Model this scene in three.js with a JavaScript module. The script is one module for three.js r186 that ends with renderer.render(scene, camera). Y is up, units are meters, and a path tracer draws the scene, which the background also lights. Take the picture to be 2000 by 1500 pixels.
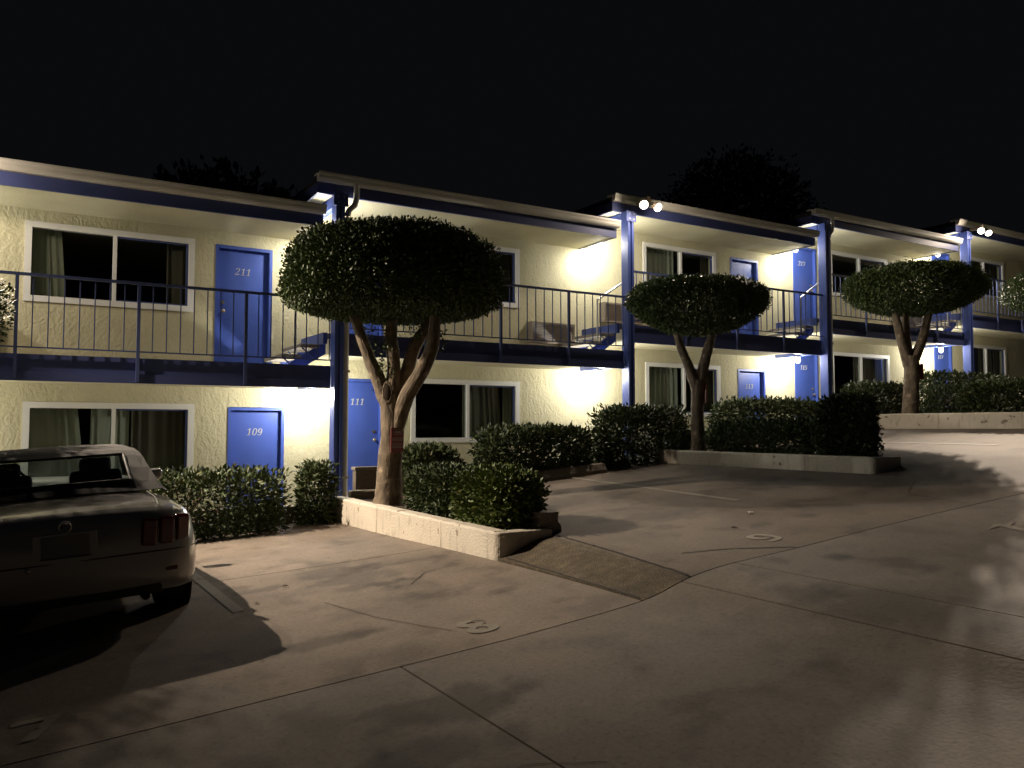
import * as THREE from 'three';
import { mergeGeometries as mergeRaw } from 'three/addons/utils/BufferGeometryUtils.js';
import { RoundedBoxGeometry } from 'three/addons/geometries/RoundedBoxGeometry.js';
import { FontLoader } from 'three/addons/loaders/FontLoader.js';
import { TessellateModifier } from 'three/addons/modifiers/TessellateModifier.js';
import { TextGeometry } from 'three/addons/geometries/TextGeometry.js';

// ------------------------------------------------------------------ camera, sky, moon, exposure
// x runs along the motel front (uphill to the right), z towards the viewer, y = 0 is eye height
const scene = new THREE.Scene();
const CZ = 14;                                   // the eye stands 14 m in front of the room walls
const camera = new THREE.PerspectiveCamera(50.2, 4 / 3, 0.1, 1500);
camera.position.set(0, 0, CZ);
const YAW = 31.2 * Math.PI / 180, PITCH = 3.04 * Math.PI / 180;
camera.up.set(0, 1, 0);
camera.lookAt(Math.sin(YAW) * Math.cos(PITCH), Math.sin(PITCH), CZ - Math.cos(YAW) * Math.cos(PITCH));
camera.updateMatrixWorld();

const renderer = new THREE.WebGLRenderer({ antialias: true });
renderer.toneMapping = THREE.LinearToneMapping;
renderer.toneMappingExposure = 1;
renderer.shadowMap.enabled = true;

{ // night sky over a town: almost black, a little blue
  const w = 64, h = 32, d = new Float32Array(w * h * 4);
  for (let i = 0; i < w * h; i++) { d[i * 4] = 0.0029; d[i * 4 + 1] = 0.0031; d[i * 4 + 2] = 0.0038; d[i * 4 + 3] = 1; }
  const t = new THREE.DataTexture(d, w, h, THREE.RGBAFormat, THREE.FloatType);
  t.mapping = THREE.EquirectangularReflectionMapping; t.magFilter = THREE.LinearFilter; t.needsUpdate = true;
  scene.background = t; scene.environment = t;
}
const moon = new THREE.DirectionalLight(0xc8d4ff, 0.004);
moon.position.set(-30, 50, 40); moon.target.position.set(8, 0, 5); moon.castShadow = true;
Object.assign(moon.shadow.camera, { left: -40, right: 40, top: 40, bottom: -40, near: 1, far: 160 });
scene.add(moon, moon.target);

const LAMP_I = 11;
// two lamp heads per fitting: [candela, half-angle, aim]
const FLOODS = [[[48, 1.2, [0.2, -0.55, 0.8]], [285, 0.70, [0.6, -0.7, 0.42]]], [[55, 1.1, [-0.4, -0.6, 0.85]], [45, 1.1, [0.3, -0.6, 0.85]]], [[1000, 0.40, [-0.80, -0.27, 0.53]], [95, 1.2, [-0.25, -0.7, 0.6]]]];
const LAMP_C = new THREE.Color(1.0, 0.965, 0.88), FLOOD_C = new THREE.Color(1.0, 0.82, 0.64);

// ------------------------------------------------------------------ helpers
const mergeGeometries = a => mergeRaw(a.map(g => { const q = g.index ? g.toNonIndexed() : g.clone(); if (!a.every(e => e.attributes.uv)) q.deleteAttribute('uv'); return q; }));
let seed = 20231;
const rnd = () => { seed |= 0; seed = seed + 0x6D2B79F5 | 0; let t = Math.imul(seed ^ seed >>> 15, 1 | seed); t = t + Math.imul(t ^ t >>> 7, 61 | t) ^ t; return ((t ^ t >>> 14) >>> 0) / 4294967296; };
const rr = (a, b) => a + (b - a) * rnd();
const clamp = (v, a, b) => Math.min(b, Math.max(a, v));
const lerp = (a, b, t) => a + (b - a) * t;
const smooth = (a, b, v) => { const t = clamp((v - a) / (b - a), 0, 1); return t * t * (3 - 2 * t); };
const hash3 = (x, y, z) => { let n = Math.imul(x, 374761393) ^ Math.imul(y, 668265263) ^ Math.imul(z, 2147483647 - 1274126177); n = Math.imul(n ^ n >>> 13, 1274126177); n ^= n >>> 16; return (n >>> 0) / 4294967295; };
const GX = new Float64Array(256), GY = new Float64Array(256); for (let i = 0; i < 256; i++) { GX[i] = Math.cos(i / 256 * Math.PI * 2); GY[i] = Math.sin(i / 256 * Math.PI * 2); }
const hi8 = (x, y, z) => { let n = Math.imul(x, 374761393) ^ Math.imul(y, 668265263) ^ Math.imul(z, 873357470); n = Math.imul(n ^ n >>> 13, 1274126177); n ^= n >>> 15; return (n >>> 8) & 255; };
function layer(x0, x1, y0, y1, zz, fx, fy, u, v) {
  const i = hi8(x0, y0, zz), j = hi8(x1, y0, zz), k = hi8(x0, y1, zz), l = hi8(x1, y1, zz);
  const a = GX[i] * fx + GY[i] * fy, b = GX[j] * (fx - 1) + GY[j] * fy, c = GX[k] * fx + GY[k] * (fy - 1), d = GX[l] * (fx - 1) + GY[l] * (fy - 1), p = a + (b - a) * u; return p + (c + (d - c) * u - p) * v;
}
function vnoise(x, y, z, per = 0) { // gradient noise, mapped to about 0..1
  const xi = Math.floor(x), yi = Math.floor(y), zi = Math.floor(z); const fx = x - xi, fy = y - yi, w0 = z - zi;
  const u = fx * fx * fx * (fx * (fx * 6 - 15) + 10), v = fy * fy * fy * (fy * (fy * 6 - 15) + 10), w = w0 * w0 * (3 - 2 * w0);
  let x0 = xi, x1 = xi + 1, y0 = yi, y1 = yi + 1; if (per) { x0 = ((x0 % per) + per) % per; x1 = ((x1 % per) + per) % per; y0 = ((y0 % per) + per) % per; y1 = ((y1 % per) + per) % per; }
  const lo = layer(x0, x1, y0, y1, zi, fx, fy, u, v); return 0.5 + 0.75 * (w === 0 ? lo : lo + (layer(x0, x1, y0, y1, zi + 1, fx, fy, u, v) - lo) * w);
}
function fbm(x, y, z, oct = 4, per = 0) { let s = 0, a = 0.5, n = 0; for (let o = 0; o < oct; o++) { s += a * vnoise(x, y, z + o * 17, per); n += a; a *= 0.5; x *= 2; y *= 2; z = z * 2; per *= 2; } return s / n; }
const taken = {};
function numbered(n) { if (!(n in taken)) { taken[n] = 0; return n; } taken[n]++; return n + '_' + String(taken[n]).padStart(3, '0'); }
function tag(o, label, category, group) { o.userData.label = label; o.userData.category = category; if (group) o.userData.group = group; return o; }
function thing(name, label, category, pos = [0, 0, 0], group) { const g = new THREE.Group(); g.name = numbered(name); g.position.set(...pos); scene.add(g); return tag(g, label, category, group); }
function structure(name) { const g = new THREE.Group(); g.name = numbered(name); g.userData.kind = 'structure'; scene.add(g); return g; }
function add(parent, name, geo, mat) {
  const m = new THREE.Mesh(geo, mat); m.name = parent === scene ? numbered(name) : name; m.castShadow = m.receiveShadow = true;
  parent.add(m); return m;
}
function metreUV(g) { // box-projected uv in metres
  const p = g.attributes.position, n = g.attributes.normal, uv = new Float32Array(p.count * 2);
  for (let i = 0; i < p.count; i++) {
    const ax = Math.abs(n.getX(i)), ay = Math.abs(n.getY(i)), az = Math.abs(n.getZ(i));
    if (ay >= ax && ay >= az) { uv[2 * i] = p.getX(i); uv[2 * i + 1] = p.getZ(i); }
    else if (ax >= az) { uv[2 * i] = p.getZ(i); uv[2 * i + 1] = p.getY(i); }
    else { uv[2 * i] = p.getX(i); uv[2 * i + 1] = p.getY(i); }
  }
  g.setAttribute('uv', new THREE.BufferAttribute(uv, 2)); return g;
}
function boxG(x0, x1, y0, y1, z0, z1, r = 0) {
  const a = x1 - x0, b = y1 - y0, c = z1 - z0;
  const g = r ? new RoundedBoxGeometry(a, b, c, 2, Math.min(r, a / 2.1, b / 2.1, c / 2.1)) : new THREE.BoxGeometry(a, b, c);
  g.translate((x0 + x1) / 2, (y0 + y1) / 2, (z0 + z1) / 2);
  return metreUV(g);
}
const box = (parent, name, mat, x0, x1, y0, y1, z0, z1, r = 0) => add(parent, name, boxG(x0, x1, y0, y1, z0, z1, r), mat);
function rod(a, b, r, seg = 8) {
  const A = new THREE.Vector3(...a), B = new THREE.Vector3(...b), d = B.clone().sub(A);
  const g = new THREE.CylinderGeometry(r, r, d.length(), seg);
  g.applyQuaternion(new THREE.Quaternion().setFromUnitVectors(new THREE.Vector3(0, 1, 0), d.clone().normalize()));
  g.translate((A.x + B.x) / 2, (A.y + B.y) / 2, (A.z + B.z) / 2); return g;
}
function limbG(pts, radii, seg = 12, steps = 22, rough = 0.07, s = 0) { // tapered, slightly knobbly tube
  const c = new THREE.CatmullRomCurve3(pts.map(p => new THREE.Vector3(...p))), fr = c.computeFrenetFrames(steps, false);
  const pos = [], uv = [], idx = [];
  for (let i = 0; i <= steps; i++) {
    const t = i / steps, p = c.getPoint(t), q = t * (radii.length - 1), k = Math.min(radii.length - 2, Math.floor(q)), r = lerp(radii[k], radii[k + 1], q - k);
    for (let j = 0; j <= seg; j++) {
      const a = (j % seg) / seg * Math.PI * 2, nn = fbm(Math.cos(a) * 1.6 + s, Math.sin(a) * 1.6, t * 5 + s, 3) - 0.5, R = r * (1 + nn * rough * 5);
      const v = p.clone().addScaledVector(fr.normals[i], Math.cos(a) * R).addScaledVector(fr.binormals[i], Math.sin(a) * R);
      pos.push(v.x, v.y, v.z); uv.push(j / seg * 0.8, t * 1.6);
    }
  }
  for (let i = 0; i < steps; i++) for (let j = 0; j < seg; j++) { const a = i * (seg + 1) + j, b = a + seg + 1; idx.push(a, b, a + 1, a + 1, b, b + 1); }
  const g = new THREE.BufferGeometry(); g.setAttribute('position', new THREE.Float32BufferAttribute(pos, 3)); g.setAttribute('uv', new THREE.Float32BufferAttribute(uv, 2)); g.setIndex(idx); g.computeVertexNormals(); return g;
}

// ------------------------------------------------------------------ textures and materials
function tex(n, fn, repeat, srgb = true) {
  const d = new Uint8Array(n * n * 4);
  for (let y = 0; y < n; y++) for (let x = 0; x < n; x++) { const c = fn(x / n, y / n), i = (y * n + x) * 4; d[i] = clamp(c[0], 0, 1) * 255; d[i + 1] = clamp(c[1], 0, 1) * 255; d[i + 2] = clamp(c[2], 0, 1) * 255; d[i + 3] = 255; }
  const t = new THREE.DataTexture(d, n, n, THREE.RGBAFormat); t.wrapS = t.wrapT = THREE.RepeatWrapping; t.magFilter = THREE.LinearFilter; t.minFilter = THREE.LinearMipmapLinearFilter;
  if (srgb) t.colorSpace = THREE.SRGBColorSpace; t.repeat.set(repeat, repeat); t.needsUpdate = true; return t;
}
const grey = (v) => [v, v, v];
// hand-trowelled stucco: swirling ridges
const stuccoH = (u, v) => {
  const wx = fbm(u * 6, v * 6, 1, 3, 6) * 1.3, wy = fbm(u * 6, v * 6, 7, 3, 6) * 1.3;
  const a = 1 - Math.abs(2 * fbm(u * 10 + wx, v * 6 + wy, 3, 3, 0) - 1), b = fbm(u * 28, v * 28, 5, 3, 28);
  return a * 0.65 + b * 0.35;
};
const stuccoBump = tex(512, (u, v) => { // blend the edges so that the tile repeats
  const bu = smooth(0.85, 1, u), bv = smooth(0.85, 1, v);
  const s = lerp(lerp(stuccoH(u, v), stuccoH(u - 1, v), bu), lerp(stuccoH(u, v - 1), stuccoH(u - 1, v - 1), bu), bv);
  return grey(s);
}, 1 / 1.25, false);
const stuccoCol = tex(512, (u, v) => { const f = 0.93 + 0.11 * (fbm(u * 5, v * 5, 2, 5, 5) - 0.5) + 0.05 * (fbm(u * 60, v * 60, 4, 2, 60) - 0.5); return [f, f * 0.995, f * 0.98]; }, 1 / 3.1);
const concH = (u, v) => fbm(u * 90, v * 90, 3, 3, 90);
const concBump = tex(512, (u, v) => grey(concH(u, v)), 1 / 2.3, false);
const concCol = tex(1024, (u, v) => {
  let f = 0.84 + 0.30 * (fbm(u * 4, v * 4, 1, 6, 4) - 0.5) + 0.12 * (fbm(u * 120, v * 120, 9, 2, 120) - 0.5);
  const st = smooth(0.60, 0.78, fbm(u * 7 + 3, v * 7, 21, 5, 7)); f -= st * 0.17;
  const sp = smooth(0.74, 0.80, vnoise(u * 150, v * 150, 31, 150)); f -= sp * 0.09; f += 0.10 * (vnoise(u * 300, v * 300, 35, 300) - 0.5);
  return [f, f * (0.985 - st * 0.02), f * (0.965 - st * 0.03)];
}, 1 / 4.7);
const aggCol = tex(512, (u, v) => { const a = vnoise(u * 120, v * 120, 2, 120), b = fbm(u * 14, v * 14, 5, 4, 14); const f = 0.62 + 0.5 * (a - 0.5) + 0.35 * (b - 0.5); return [f, f * 0.97, f * 0.9]; }, 1 / 1.3);
const aggBump = tex(512, (u, v) => grey(vnoise(u * 120, v * 120, 2, 120) * 0.7 + 0.3 * fbm(u * 40, v * 40, 8, 3, 40)), 1 / 1.3, false);
const paintCol = tex(512, (u, v) => { const f = 0.93 + 0.10 * (fbm(u * 6, v * 6, 12, 5, 6) - 0.5); return grey(f); }, 1 / 1.7);
const paintBump = tex(256, (u, v) => grey(fbm(u * 40, v * 8, 12, 3, 0)), 1 / 0.8, false);
const kerbCol = tex(512, (u, v) => { // white paint, scuffed and chipped through to grey concrete
  const n = fbm(u * 9, v * 9, 41, 5, 9), c = fbm(u * 30, v * 30, 44, 4, 30), chip = smooth(0.63, 0.68, n * 0.7 + c * 0.3);
  const dirt = 0.12 * fbm(u * 5, v * 5, 48, 5, 5) + 0.10 * smooth(0.55, 0.8, fbm(u * 40, v * 10, 51, 3, 0));
  const w = [0.90 - dirt, 0.88 - dirt, 0.84 - dirt], g = [0.55, 0.51, 0.46]; return w.map((q, i) => lerp(q, g[i], chip));
}, 1 / 2.9);
const barkCol = tex(512, (u, v) => { const a = fbm(u * 14, v * 5, 3, 5, 0), b = smooth(0.55, 0.75, fbm(u * 5, v * 7, 9, 4, 0)); const f = 0.55 + 0.5 * (a - 0.5) + 0.22 * b; return [f, f * 0.93, f * 0.84]; }, 1);
const barkBump = tex(512, (u, v) => grey(fbm(u * 22, v * 8, 3, 5, 0)), 1, false);
const soilCol = tex(256, (u, v) => { const f = 0.6 + 0.8 * (fbm(u * 20, v * 20, 3, 4, 20) - 0.5); return [f, f * 0.85, f * 0.7]; }, 1 / 0.9);

const std = (r, g, b, rough = 0.7, extra = {}) => { const m = new THREE.MeshStandardMaterial({ roughness: rough, ...extra }); m.color.setRGB(r, g, b); return m; };
const M = {
  stucco: std(0.65, 0.60, 0.395, 0.9, { map: stuccoCol, bumpMap: stuccoBump, bumpScale: 0.016 }),
  soffit: std(0.72, 0.68, 0.47, 0.85, { map: stuccoCol, bumpMap: concBump, bumpScale: 0.004 }),
  blue: std(0.068, 0.112, 0.40, 0.5, { map: paintCol, bumpMap: paintBump, bumpScale: 0.0012 }),
  navy: std(0.064, 0.084, 0.24, 0.5, { map: paintCol, bumpMap: paintBump, bumpScale: 0.0012 }),
  door: std(0.068, 0.122, 0.46, 0.42, { map: paintCol, bumpMap: paintBump, bumpScale: 0.0006 }),
  rail: std(0.055, 0.075, 0.19, 0.5),
  gutter: std(0.68, 0.65, 0.58, 0.45, { map: paintCol }),
  white: std(0.74, 0.72, 0.66, 0.45),
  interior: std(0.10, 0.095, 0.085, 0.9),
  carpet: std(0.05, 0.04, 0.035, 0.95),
  curtain: std(0.34, 0.34, 0.27, 0.95),
  drape: std(0.14, 0.12, 0.09, 0.95),
  glass: new THREE.MeshPhysicalMaterial({ color: 0xdfe6e2, roughness: 0.03, transmission: 1, thickness: 0, ior: 1.5 }),
  roof: std(0.10, 0.095, 0.09, 0.95, { map: aggCol }),
  tread: std(0.42, 0.39, 0.34, 0.9, { map: concCol, bumpMap: concBump, bumpScale: 0.002 }),
  conc: std(0.30, 0.253, 0.208, 0.86, { map: concCol, bumpMap: concBump, bumpScale: 0.0014, vertexColors: true }),
  drive: std(0.25, 0.224, 0.193, 0.86, { map: concCol, bumpMap: concBump, bumpScale: 0.0014, vertexColors: true }),
  pad: std(0.23, 0.195, 0.16, 0.88, { map: concCol, bumpMap: concBump, bumpScale: 0.002, vertexColors: true }),
  agg: std(0.33, 0.28, 0.205, 0.95, { map: aggCol, bumpMap: aggBump, bumpScale: 0.014, vertexColors: true }),
  earth: std(0.06, 0.05, 0.04, 1, { map: soilCol }),
  soil: std(0.13, 0.10, 0.075, 1, { map: soilCol }),
  kerb: std(0.88, 0.84, 0.76, 0.85, { map: kerbCol, bumpMap: concBump, bumpScale: 0.008 }),
  block: std(0.40, 0.36, 0.30, 0.92, { map: concCol, bumpMap: aggBump, bumpScale: 0.01 }),
  wall: std(0.27, 0.235, 0.19, 0.92, { map: concCol, bumpMap: concBump, bumpScale: 0.006 }),
  paintLine: std(0.38, 0.355, 0.315, 0.8, { map: kerbCol }),
  crack: std(0.035, 0.028, 0.022, 1),
  bark: std(0.55, 0.50, 0.425, 0.92, { map: barkCol, bumpMap: barkBump, bumpScale: 0.015 }),
  scar: std(0.10, 0.07, 0.045, 0.95, { map: barkCol }),
  metal: std(0.55, 0.53, 0.48, 0.35, { metalness: 0.9 }),
  brass: std(0.55, 0.45, 0.25, 0.3, { metalness: 0.9 }),
  fixture: std(0.30, 0.24, 0.18, 0.5, { metalness: 0.3 }),
  numeral: std(0.46, 0.46, 0.45, 0.4),
  acBody: std(0.20, 0.165, 0.125, 0.6), acSlat: std(0.17, 0.135, 0.10, 0.55),
  signRed: std(0.22, 0.03, 0.025, 0.5), signWhite: std(0.42, 0.37, 0.33, 0.6),
};
function glow(color, k) { const m = new THREE.MeshStandardMaterial({ color: 0xffffff, roughness: 0.5 }); m.emissive.copy(color); m.emissiveIntensity = k; return m; }
M.bulb = glow(LAMP_C, 6); M.flood = glow(new THREE.Color(1, 0.90, 0.78), 14);

// ------------------------------------------------------------------ the sloping ground
const table = (pts) => (x) => { if (x <= pts[0][0]) return pts[0][1] + (x - pts[0][0]) * 0.085; for (let i = 1; i < pts.length; i++) if (x <= pts[i][0]) { const [a, b] = [pts[i - 1], pts[i]]; return lerp(a[1], b[1], (x - a[0]) / (b[0] - a[0])); } const e = pts[pts.length - 1]; return e[1] + Math.min(x - e[0], 25) * 0.09; };
const gJ0 = table([[-6, -2.12], [0, -1.60], [2, -1.443], [2.82, -1.376], [3.67, -1.287], [4.01, -1.240], [4.37, -1.125], [4.74, -1.066], [5.57, -1.0], [6.6, -0.90], [7.78, -0.80], [9.6, -0.655], [10.4, -0.535], [11.4, -0.385], [15.6, -0.02], [16.4, 0.15], [21.4, 0.55], [22.2, 0.72]]);
const gJ = x => (gJ0(x - 0.12) + 2 * gJ0(x) + gJ0(x + 0.12)) / 4;
const gK = table([[-6, -2.05], [-1.8, -1.66], [-1.2, -1.55], [0, -1.50], [2.1, -1.44], [4.0, -1.36], [4.45, -1.07], [7.78, -0.81], [9.8, -0.625], [10.4, -0.45], [15.6, -0.03], [16.2, 0.14], [21.4, 0.55], [22.2, 0.72]]);
function G(x, z) { const zd = CZ - z; return lerp(gJ(x), gK(x), smooth(4.65, 11.0, zd)); }
// stains of oil and damp, by place: [x, z, radius x, radius z, strength]
const stains = [[2.0, 2.95, 0.75, 0.22, 0.35], [2.9, 3.2, 0.5, 0.15, 0.3], [2.75, 6.4, 0.42, 0.9, 0.30], [2.9, 7.6, 0.3, 0.6, 0.2], [1.9, 6.5, 0.3, 0.12, 0.35], [1.8, 8.5, 0.45, 0.12, 0.4], [2.0, 10.1, 0.5, 0.25, 0.45], [1.6, 10.6, 0.5, 0.2, 0.4], [6.0, 7.2, 0.5, 0.35, 0.3], [6.4, 5.4, 0.8, 0.5, 0.25], [5.4, 6.9, 0.2, 0.15, 0.35], [8.6, 6.5, 0.7, 0.6, 0.3], [6.2, 8.4, 0.18, 0.1, 0.4], [4.6, 10.9, 0.35, 0.8, 0.3], [6.4, 11.0, 1.2, 0.8, 0.18], [12.8, 5.5, 0.9, 0.6, 0.3], [3.4, 8.2, 0.2, 0.1, 0.3], [5.5, 9.8, 0.15, 0.08, 0.5]];
function dirt(x, z) {
  let f = 0.90 + 0.42 * (fbm(x * 0.55, z * 0.55, 77, 5) - 0.5);
  f -= 0.22 * smooth(0.55, 0.72, fbm(x * 1.7 + 9, z * 1.7, 91, 5));
  f += 0.16 * (fbm(x * 6.3, z * 6.3, 55, 3) - 0.5); f -= 0.20 * smooth(0.66, 0.74, fbm(x * 3.1 + 4, z * 3.1, 61, 4)); f += 0.12 * smooth(0.62, 0.70, fbm(x * 2.2, z * 2.2 + 7, 67, 4));
  for (const [sx, sz, ax, az, s] of stains) { const q = ((x - sx) / ax) ** 2 + ((z - sz) / az) ** 2; if (q < 4) f -= s * smooth(1.2, 0.5, q + 2.6 * (fbm(x * 5, z * 5, 13, 4) - 0.5)); }
  return f;
}
function slabG(c, n, m, lift = 0, th = 0.06) { // c: four corners [x, z] (far-left, far-right, near-right, near-left)
  const pos = [], col = [], uv = [], idx = [];
  for (let j = 0; j <= m; j++) for (let i = 0; i <= n; i++) {
    const u = i / n, v = j / m;
    const x = lerp(lerp(c[0][0], c[1][0], u), lerp(c[3][0], c[2][0], u), v), z = lerp(lerp(c[0][1], c[1][1], u), lerp(c[3][1], c[2][1], u), v);
    pos.push(x, G(x, z) + lift, z); uv.push(x, z); const f = dirt(x, z); col.push(f, f * 0.985, f * 0.96);
  }
  const A = (i, j) => j * (n + 1) + i;
  for (let j = 0; j < m; j++) for (let i = 0; i < n; i++) idx.push(A(i, j), A(i, j + 1), A(i + 1, j), A(i + 1, j), A(i, j + 1), A(i + 1, j + 1));
  const ring = []; for (let i = 0; i < n; i++) ring.push(A(i, 0)); for (let j = 0; j < m; j++) ring.push(A(n, j)); for (let i = n; i > 0; i--) ring.push(A(i, m)); for (let j = m; j > 0; j--) ring.push(A(0, j));
  const base = pos.length / 3;
  for (const k of ring) { for (const d of [0, th]) { pos.push(pos[3 * k], pos[3 * k + 1] - d, pos[3 * k + 2]); uv.push(uv[2 * k], uv[2 * k + 1] + d); col.push(0.7, 0.68, 0.65); } }
  for (let k = 0; k < ring.length; k++) { const a = base + 2 * k, b = base + 2 * ((k + 1) % ring.length); idx.push(a, b, a + 1, b, b + 1, a + 1); }
  const g = new THREE.BufferGeometry(); g.setAttribute('position', new THREE.Float32BufferAttribute(pos, 3)); g.setAttribute('uv', new THREE.Float32BufferAttribute(uv, 2)); g.setAttribute('color', new THREE.Float32BufferAttribute(col, 3)); g.setIndex(idx); g.computeVertexNormals(); return g;
}
{ // earth under everything, out to the horizon
  const xs = [], zs = [];
  for (let x = -500; x < -30; x += 47) xs.push(x); for (let x = -30; x <= 60; x += 1.5) xs.push(x); for (let x = 110; x <= 600; x += 70) xs.push(x);
  for (let z = -500; z < -20; z += 48) zs.push(z); for (let z = -20; z <= 40; z += 1) zs.push(z); for (let z = 80; z <= 500; z += 70) zs.push(z);
  const pos = [], uv = [], idx = [];
  for (const z of zs) for (const x of xs) { pos.push(x, G(clamp(x, -40, 60), Math.max(z, 2.6)) - 0.45 * smooth(40, 26, Math.abs(x - 8)) - 0.06 - 0.6 * smooth(2.9, 2.2, z), z); uv.push(x, z); }
  const n = xs.length; for (let j = 0; j < zs.length - 1; j++) for (let i = 0; i < n - 1; i++) { const a = j * n + i; idx.push(a, a + n, a + 1, a + 1, a + n, a + n + 1); }
  const g = new THREE.BufferGeometry(); g.setAttribute('position', new THREE.Float32BufferAttribute(pos, 3)); g.setAttribute('uv', new THREE.Float32BufferAttribute(uv, 2)); g.setIndex(idx); g.computeVertexNormals();
  add(scene, 'ground', g, M.earth).userData.kind = 'structure';
}
const J = 0.007, ZJ = CZ - 4.65, ZE = 2.16; // half a joint, the long joint, the edge at the walkway
const lot = structure('parking_pavement');
const slab = (parent, mat, x0, x1, z0, z1, x0n = x0, x1n = x1) => add(parent, 'slab', slabG([[x0 + J, z0 + J], [x1 - J, z0 + J], [x1n - J, z1 - J], [x0n + J, z1 - J]], Math.max(4, Math.round((x1 - x0) / (x1 < 8 ? 0.055 : 0.1))), Math.max(4, Math.round((z1 - z0) / (x1 < 8 ? 0.055 : 0.1)))), mat);
slab(lot, M.conc, -7.5, -1.6, ZE, ZJ);
slab(lot, M.conc, -1.6, 4.02, ZE, 5.8); slab(lot, M.conc, -1.6, 4.02, 5.8, ZJ, -1.6, 3.92);
slab(lot, M.agg, 4.02, 4.62, 7.1, ZJ, 3.92, 4.40);
slab(lot, M.pad, 4.62, 15.65, ZE, ZJ, 4.40, 15.65); slab(lot, M.conc, 15.65, 21.5, ZE, ZJ); slab(lot, M.conc, 21.5, 33, ZE, ZJ);
const drive = structure('driveway');
{ const xs = [-12, -4, 2.03, 4.30, 4.85, 9.3, 15, 22, 34]; for (let i = 0; i < xs.length - 1; i++) slab(drive, M.drive, xs[i], xs[i + 1], ZJ, 14.6), add(drive, 'slab', slabG([[xs[i] + J, 14.6 + J], [xs[i + 1] - J, 14.6 + J], [xs[i + 1] - J, 26], [xs[i] + J, 26]], 24, 24), M.drive); }
// flat marks that follow the slope: painted stall lines, crack filler
function ribbonG(pts, w, lift = 0.005, jitter = 0) {
  const c = new THREE.CatmullRomCurve3(pts.map(p => new THREE.Vector3(p[0], 0, p[1])), false, 'catmullrom', 0.2), n = Math.max(6, Math.round(c.getLength() / 0.06)), pos = [], uv = [], idx = [];
  for (let i = 0; i <= n; i++) {
    const t = i / n, p = c.getPoint(t), d = c.getTangent(t), px = -d.z, pz = d.x, k = jitter ? (fbm(t * n * 0.35, 3, pts[0][0] * 7, 3) - 0.5) * jitter : 0, ww = jitter ? w * (0.35 + 1.3 * fbm(t * n * 0.5, 9, pts[0][1], 2)) : w;
    for (const s of [-0.5, 0.5]) { const x = p.x + px * (s * ww + k), z = p.z + pz * (s * ww + k); pos.push(x, G(x, z) + lift, z); uv.push(x, z); }
    if (i < n) { const a = 2 * i; idx.push(a, a + 1, a + 2, a + 2, a + 1, a + 3); }
  }
  const g = new THREE.BufferGeometry(); g.setAttribute('position', new THREE.Float32BufferAttribute(pos, 3)); g.setAttribute('uv', new THREE.Float32BufferAttribute(uv, 2)); g.setIndex(idx); g.computeVertexNormals(); return g;
}
for (const l of [[[1.53, 2.6], [1.57, 7.2]], [[7.78, 2.85], [7.22, 7.15]], [[12.9, 2.7], [12.75, 7.15]], [[18.6, 2.7], [18.5, 7.15]]]) add(lot, 'stall_line', ribbonG(l, 0.095), M.paintLine);
for (const [l, w, k] of [[[[4.83, 8.78], [5.2, 8.95], [5.6, 9.32]], 0.02, 0.03], [[[5.6, 6.2], [6.4, 6.6], [6.9, 7.6], [7.6, 8.3]], 0.007, 0.08], [[[8.2, 9.3], [8.6, 8.4], [9.5, 7.9]], 0.008, 0.06], [[[1.55, 11.0], [1.9, 10.95], [2.2, 11.15]], 0.006, 0.05], [[[4.66, 7.1], [4.55, 8.2], [4.41, 9.3]], 0.028, 0.05], [[[4.06, 7.2], [4.0, 8.2], [3.94, 9.3]], 0.022, 0.04], [[[3.0, 7.35], [3.3, 7.0], [3.75, 6.9]], 0.008, 0.04], [[[2.2, 7.4], [2.35, 8.2], [2.6, 8.9]], 0.006, 0.05], [[[1.2, 11.6], [1.5, 11.45], [1.9, 11.5]], 0.008, 0.03]]) add(lot, 'crack', ribbonG(l, w, 0.004, k), M.crack);
// painted stall numerals
const font = await new FontLoader().loadAsync('fonts/droid/droid_sans_bold.typeface.json');
const serif = await new FontLoader().loadAsync('fonts/droid/droid_serif_regular.typeface.json');
function drape(shapes, x, z, s, sx = 1) {
  const g = new TessellateModifier(0.05 / s, 8).modify(new THREE.ShapeGeometry(shapes, 6)); g.computeBoundingBox(); const b = g.boundingBox, cx = (b.min.x + b.max.x) / 2, cy = (b.min.y + b.max.y) / 2, p = g.attributes.position;
  for (let i = 0; i < p.count; i++) { const X = x + (p.getX(i) - cx) * s * sx, Z = z - (p.getY(i) - cy) * s; p.setXYZ(i, X, G(X, Z) + 0.005, Z); }
  g.computeVertexNormals(); return metreUV(g);
}
for (const [d, x, z] of [['7', 0.14, 8.93], ['8', 2.78, 8.94], ['9', 5.75, 8.86]]) add(lot, 'stall_number', drape(font.generateShapes(d, 1), x, z, 0.34, 1.0), M.paintLine);
{ const a = new THREE.Shape([[0, 0], [0.34, 0.12], [0.40, 0.04], [0.62, 0.02], [0.36, -0.06], [0.2, -0.34], [0.08, -0.34], [0.24, 0.0]].map(p => new THREE.Vector2(...p))); add(drive, 'painted_arrow', drape([a], 7.28, 10.2, 0.75), M.paintLine); }

// ------------------------------------------------------------------ the stepped motel
const XJ = [-7.56, -1.58, 4.395, 10.39, 16.37, 22.33, 28.3];          // joints between the sections, each 0.537 m higher than the last
const S = k => (k - 1) * 0.537, FL = k => -1.71 + S(k), CL = k => 0.63 + S(k), FU = k => 0.98 + S(k), SO = k => 3.25 + S(k);
const motel = thing('motel_building', 'long pale yellow two-storey motel stepping uphill with blue doors and balconies', 'motel');
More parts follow.
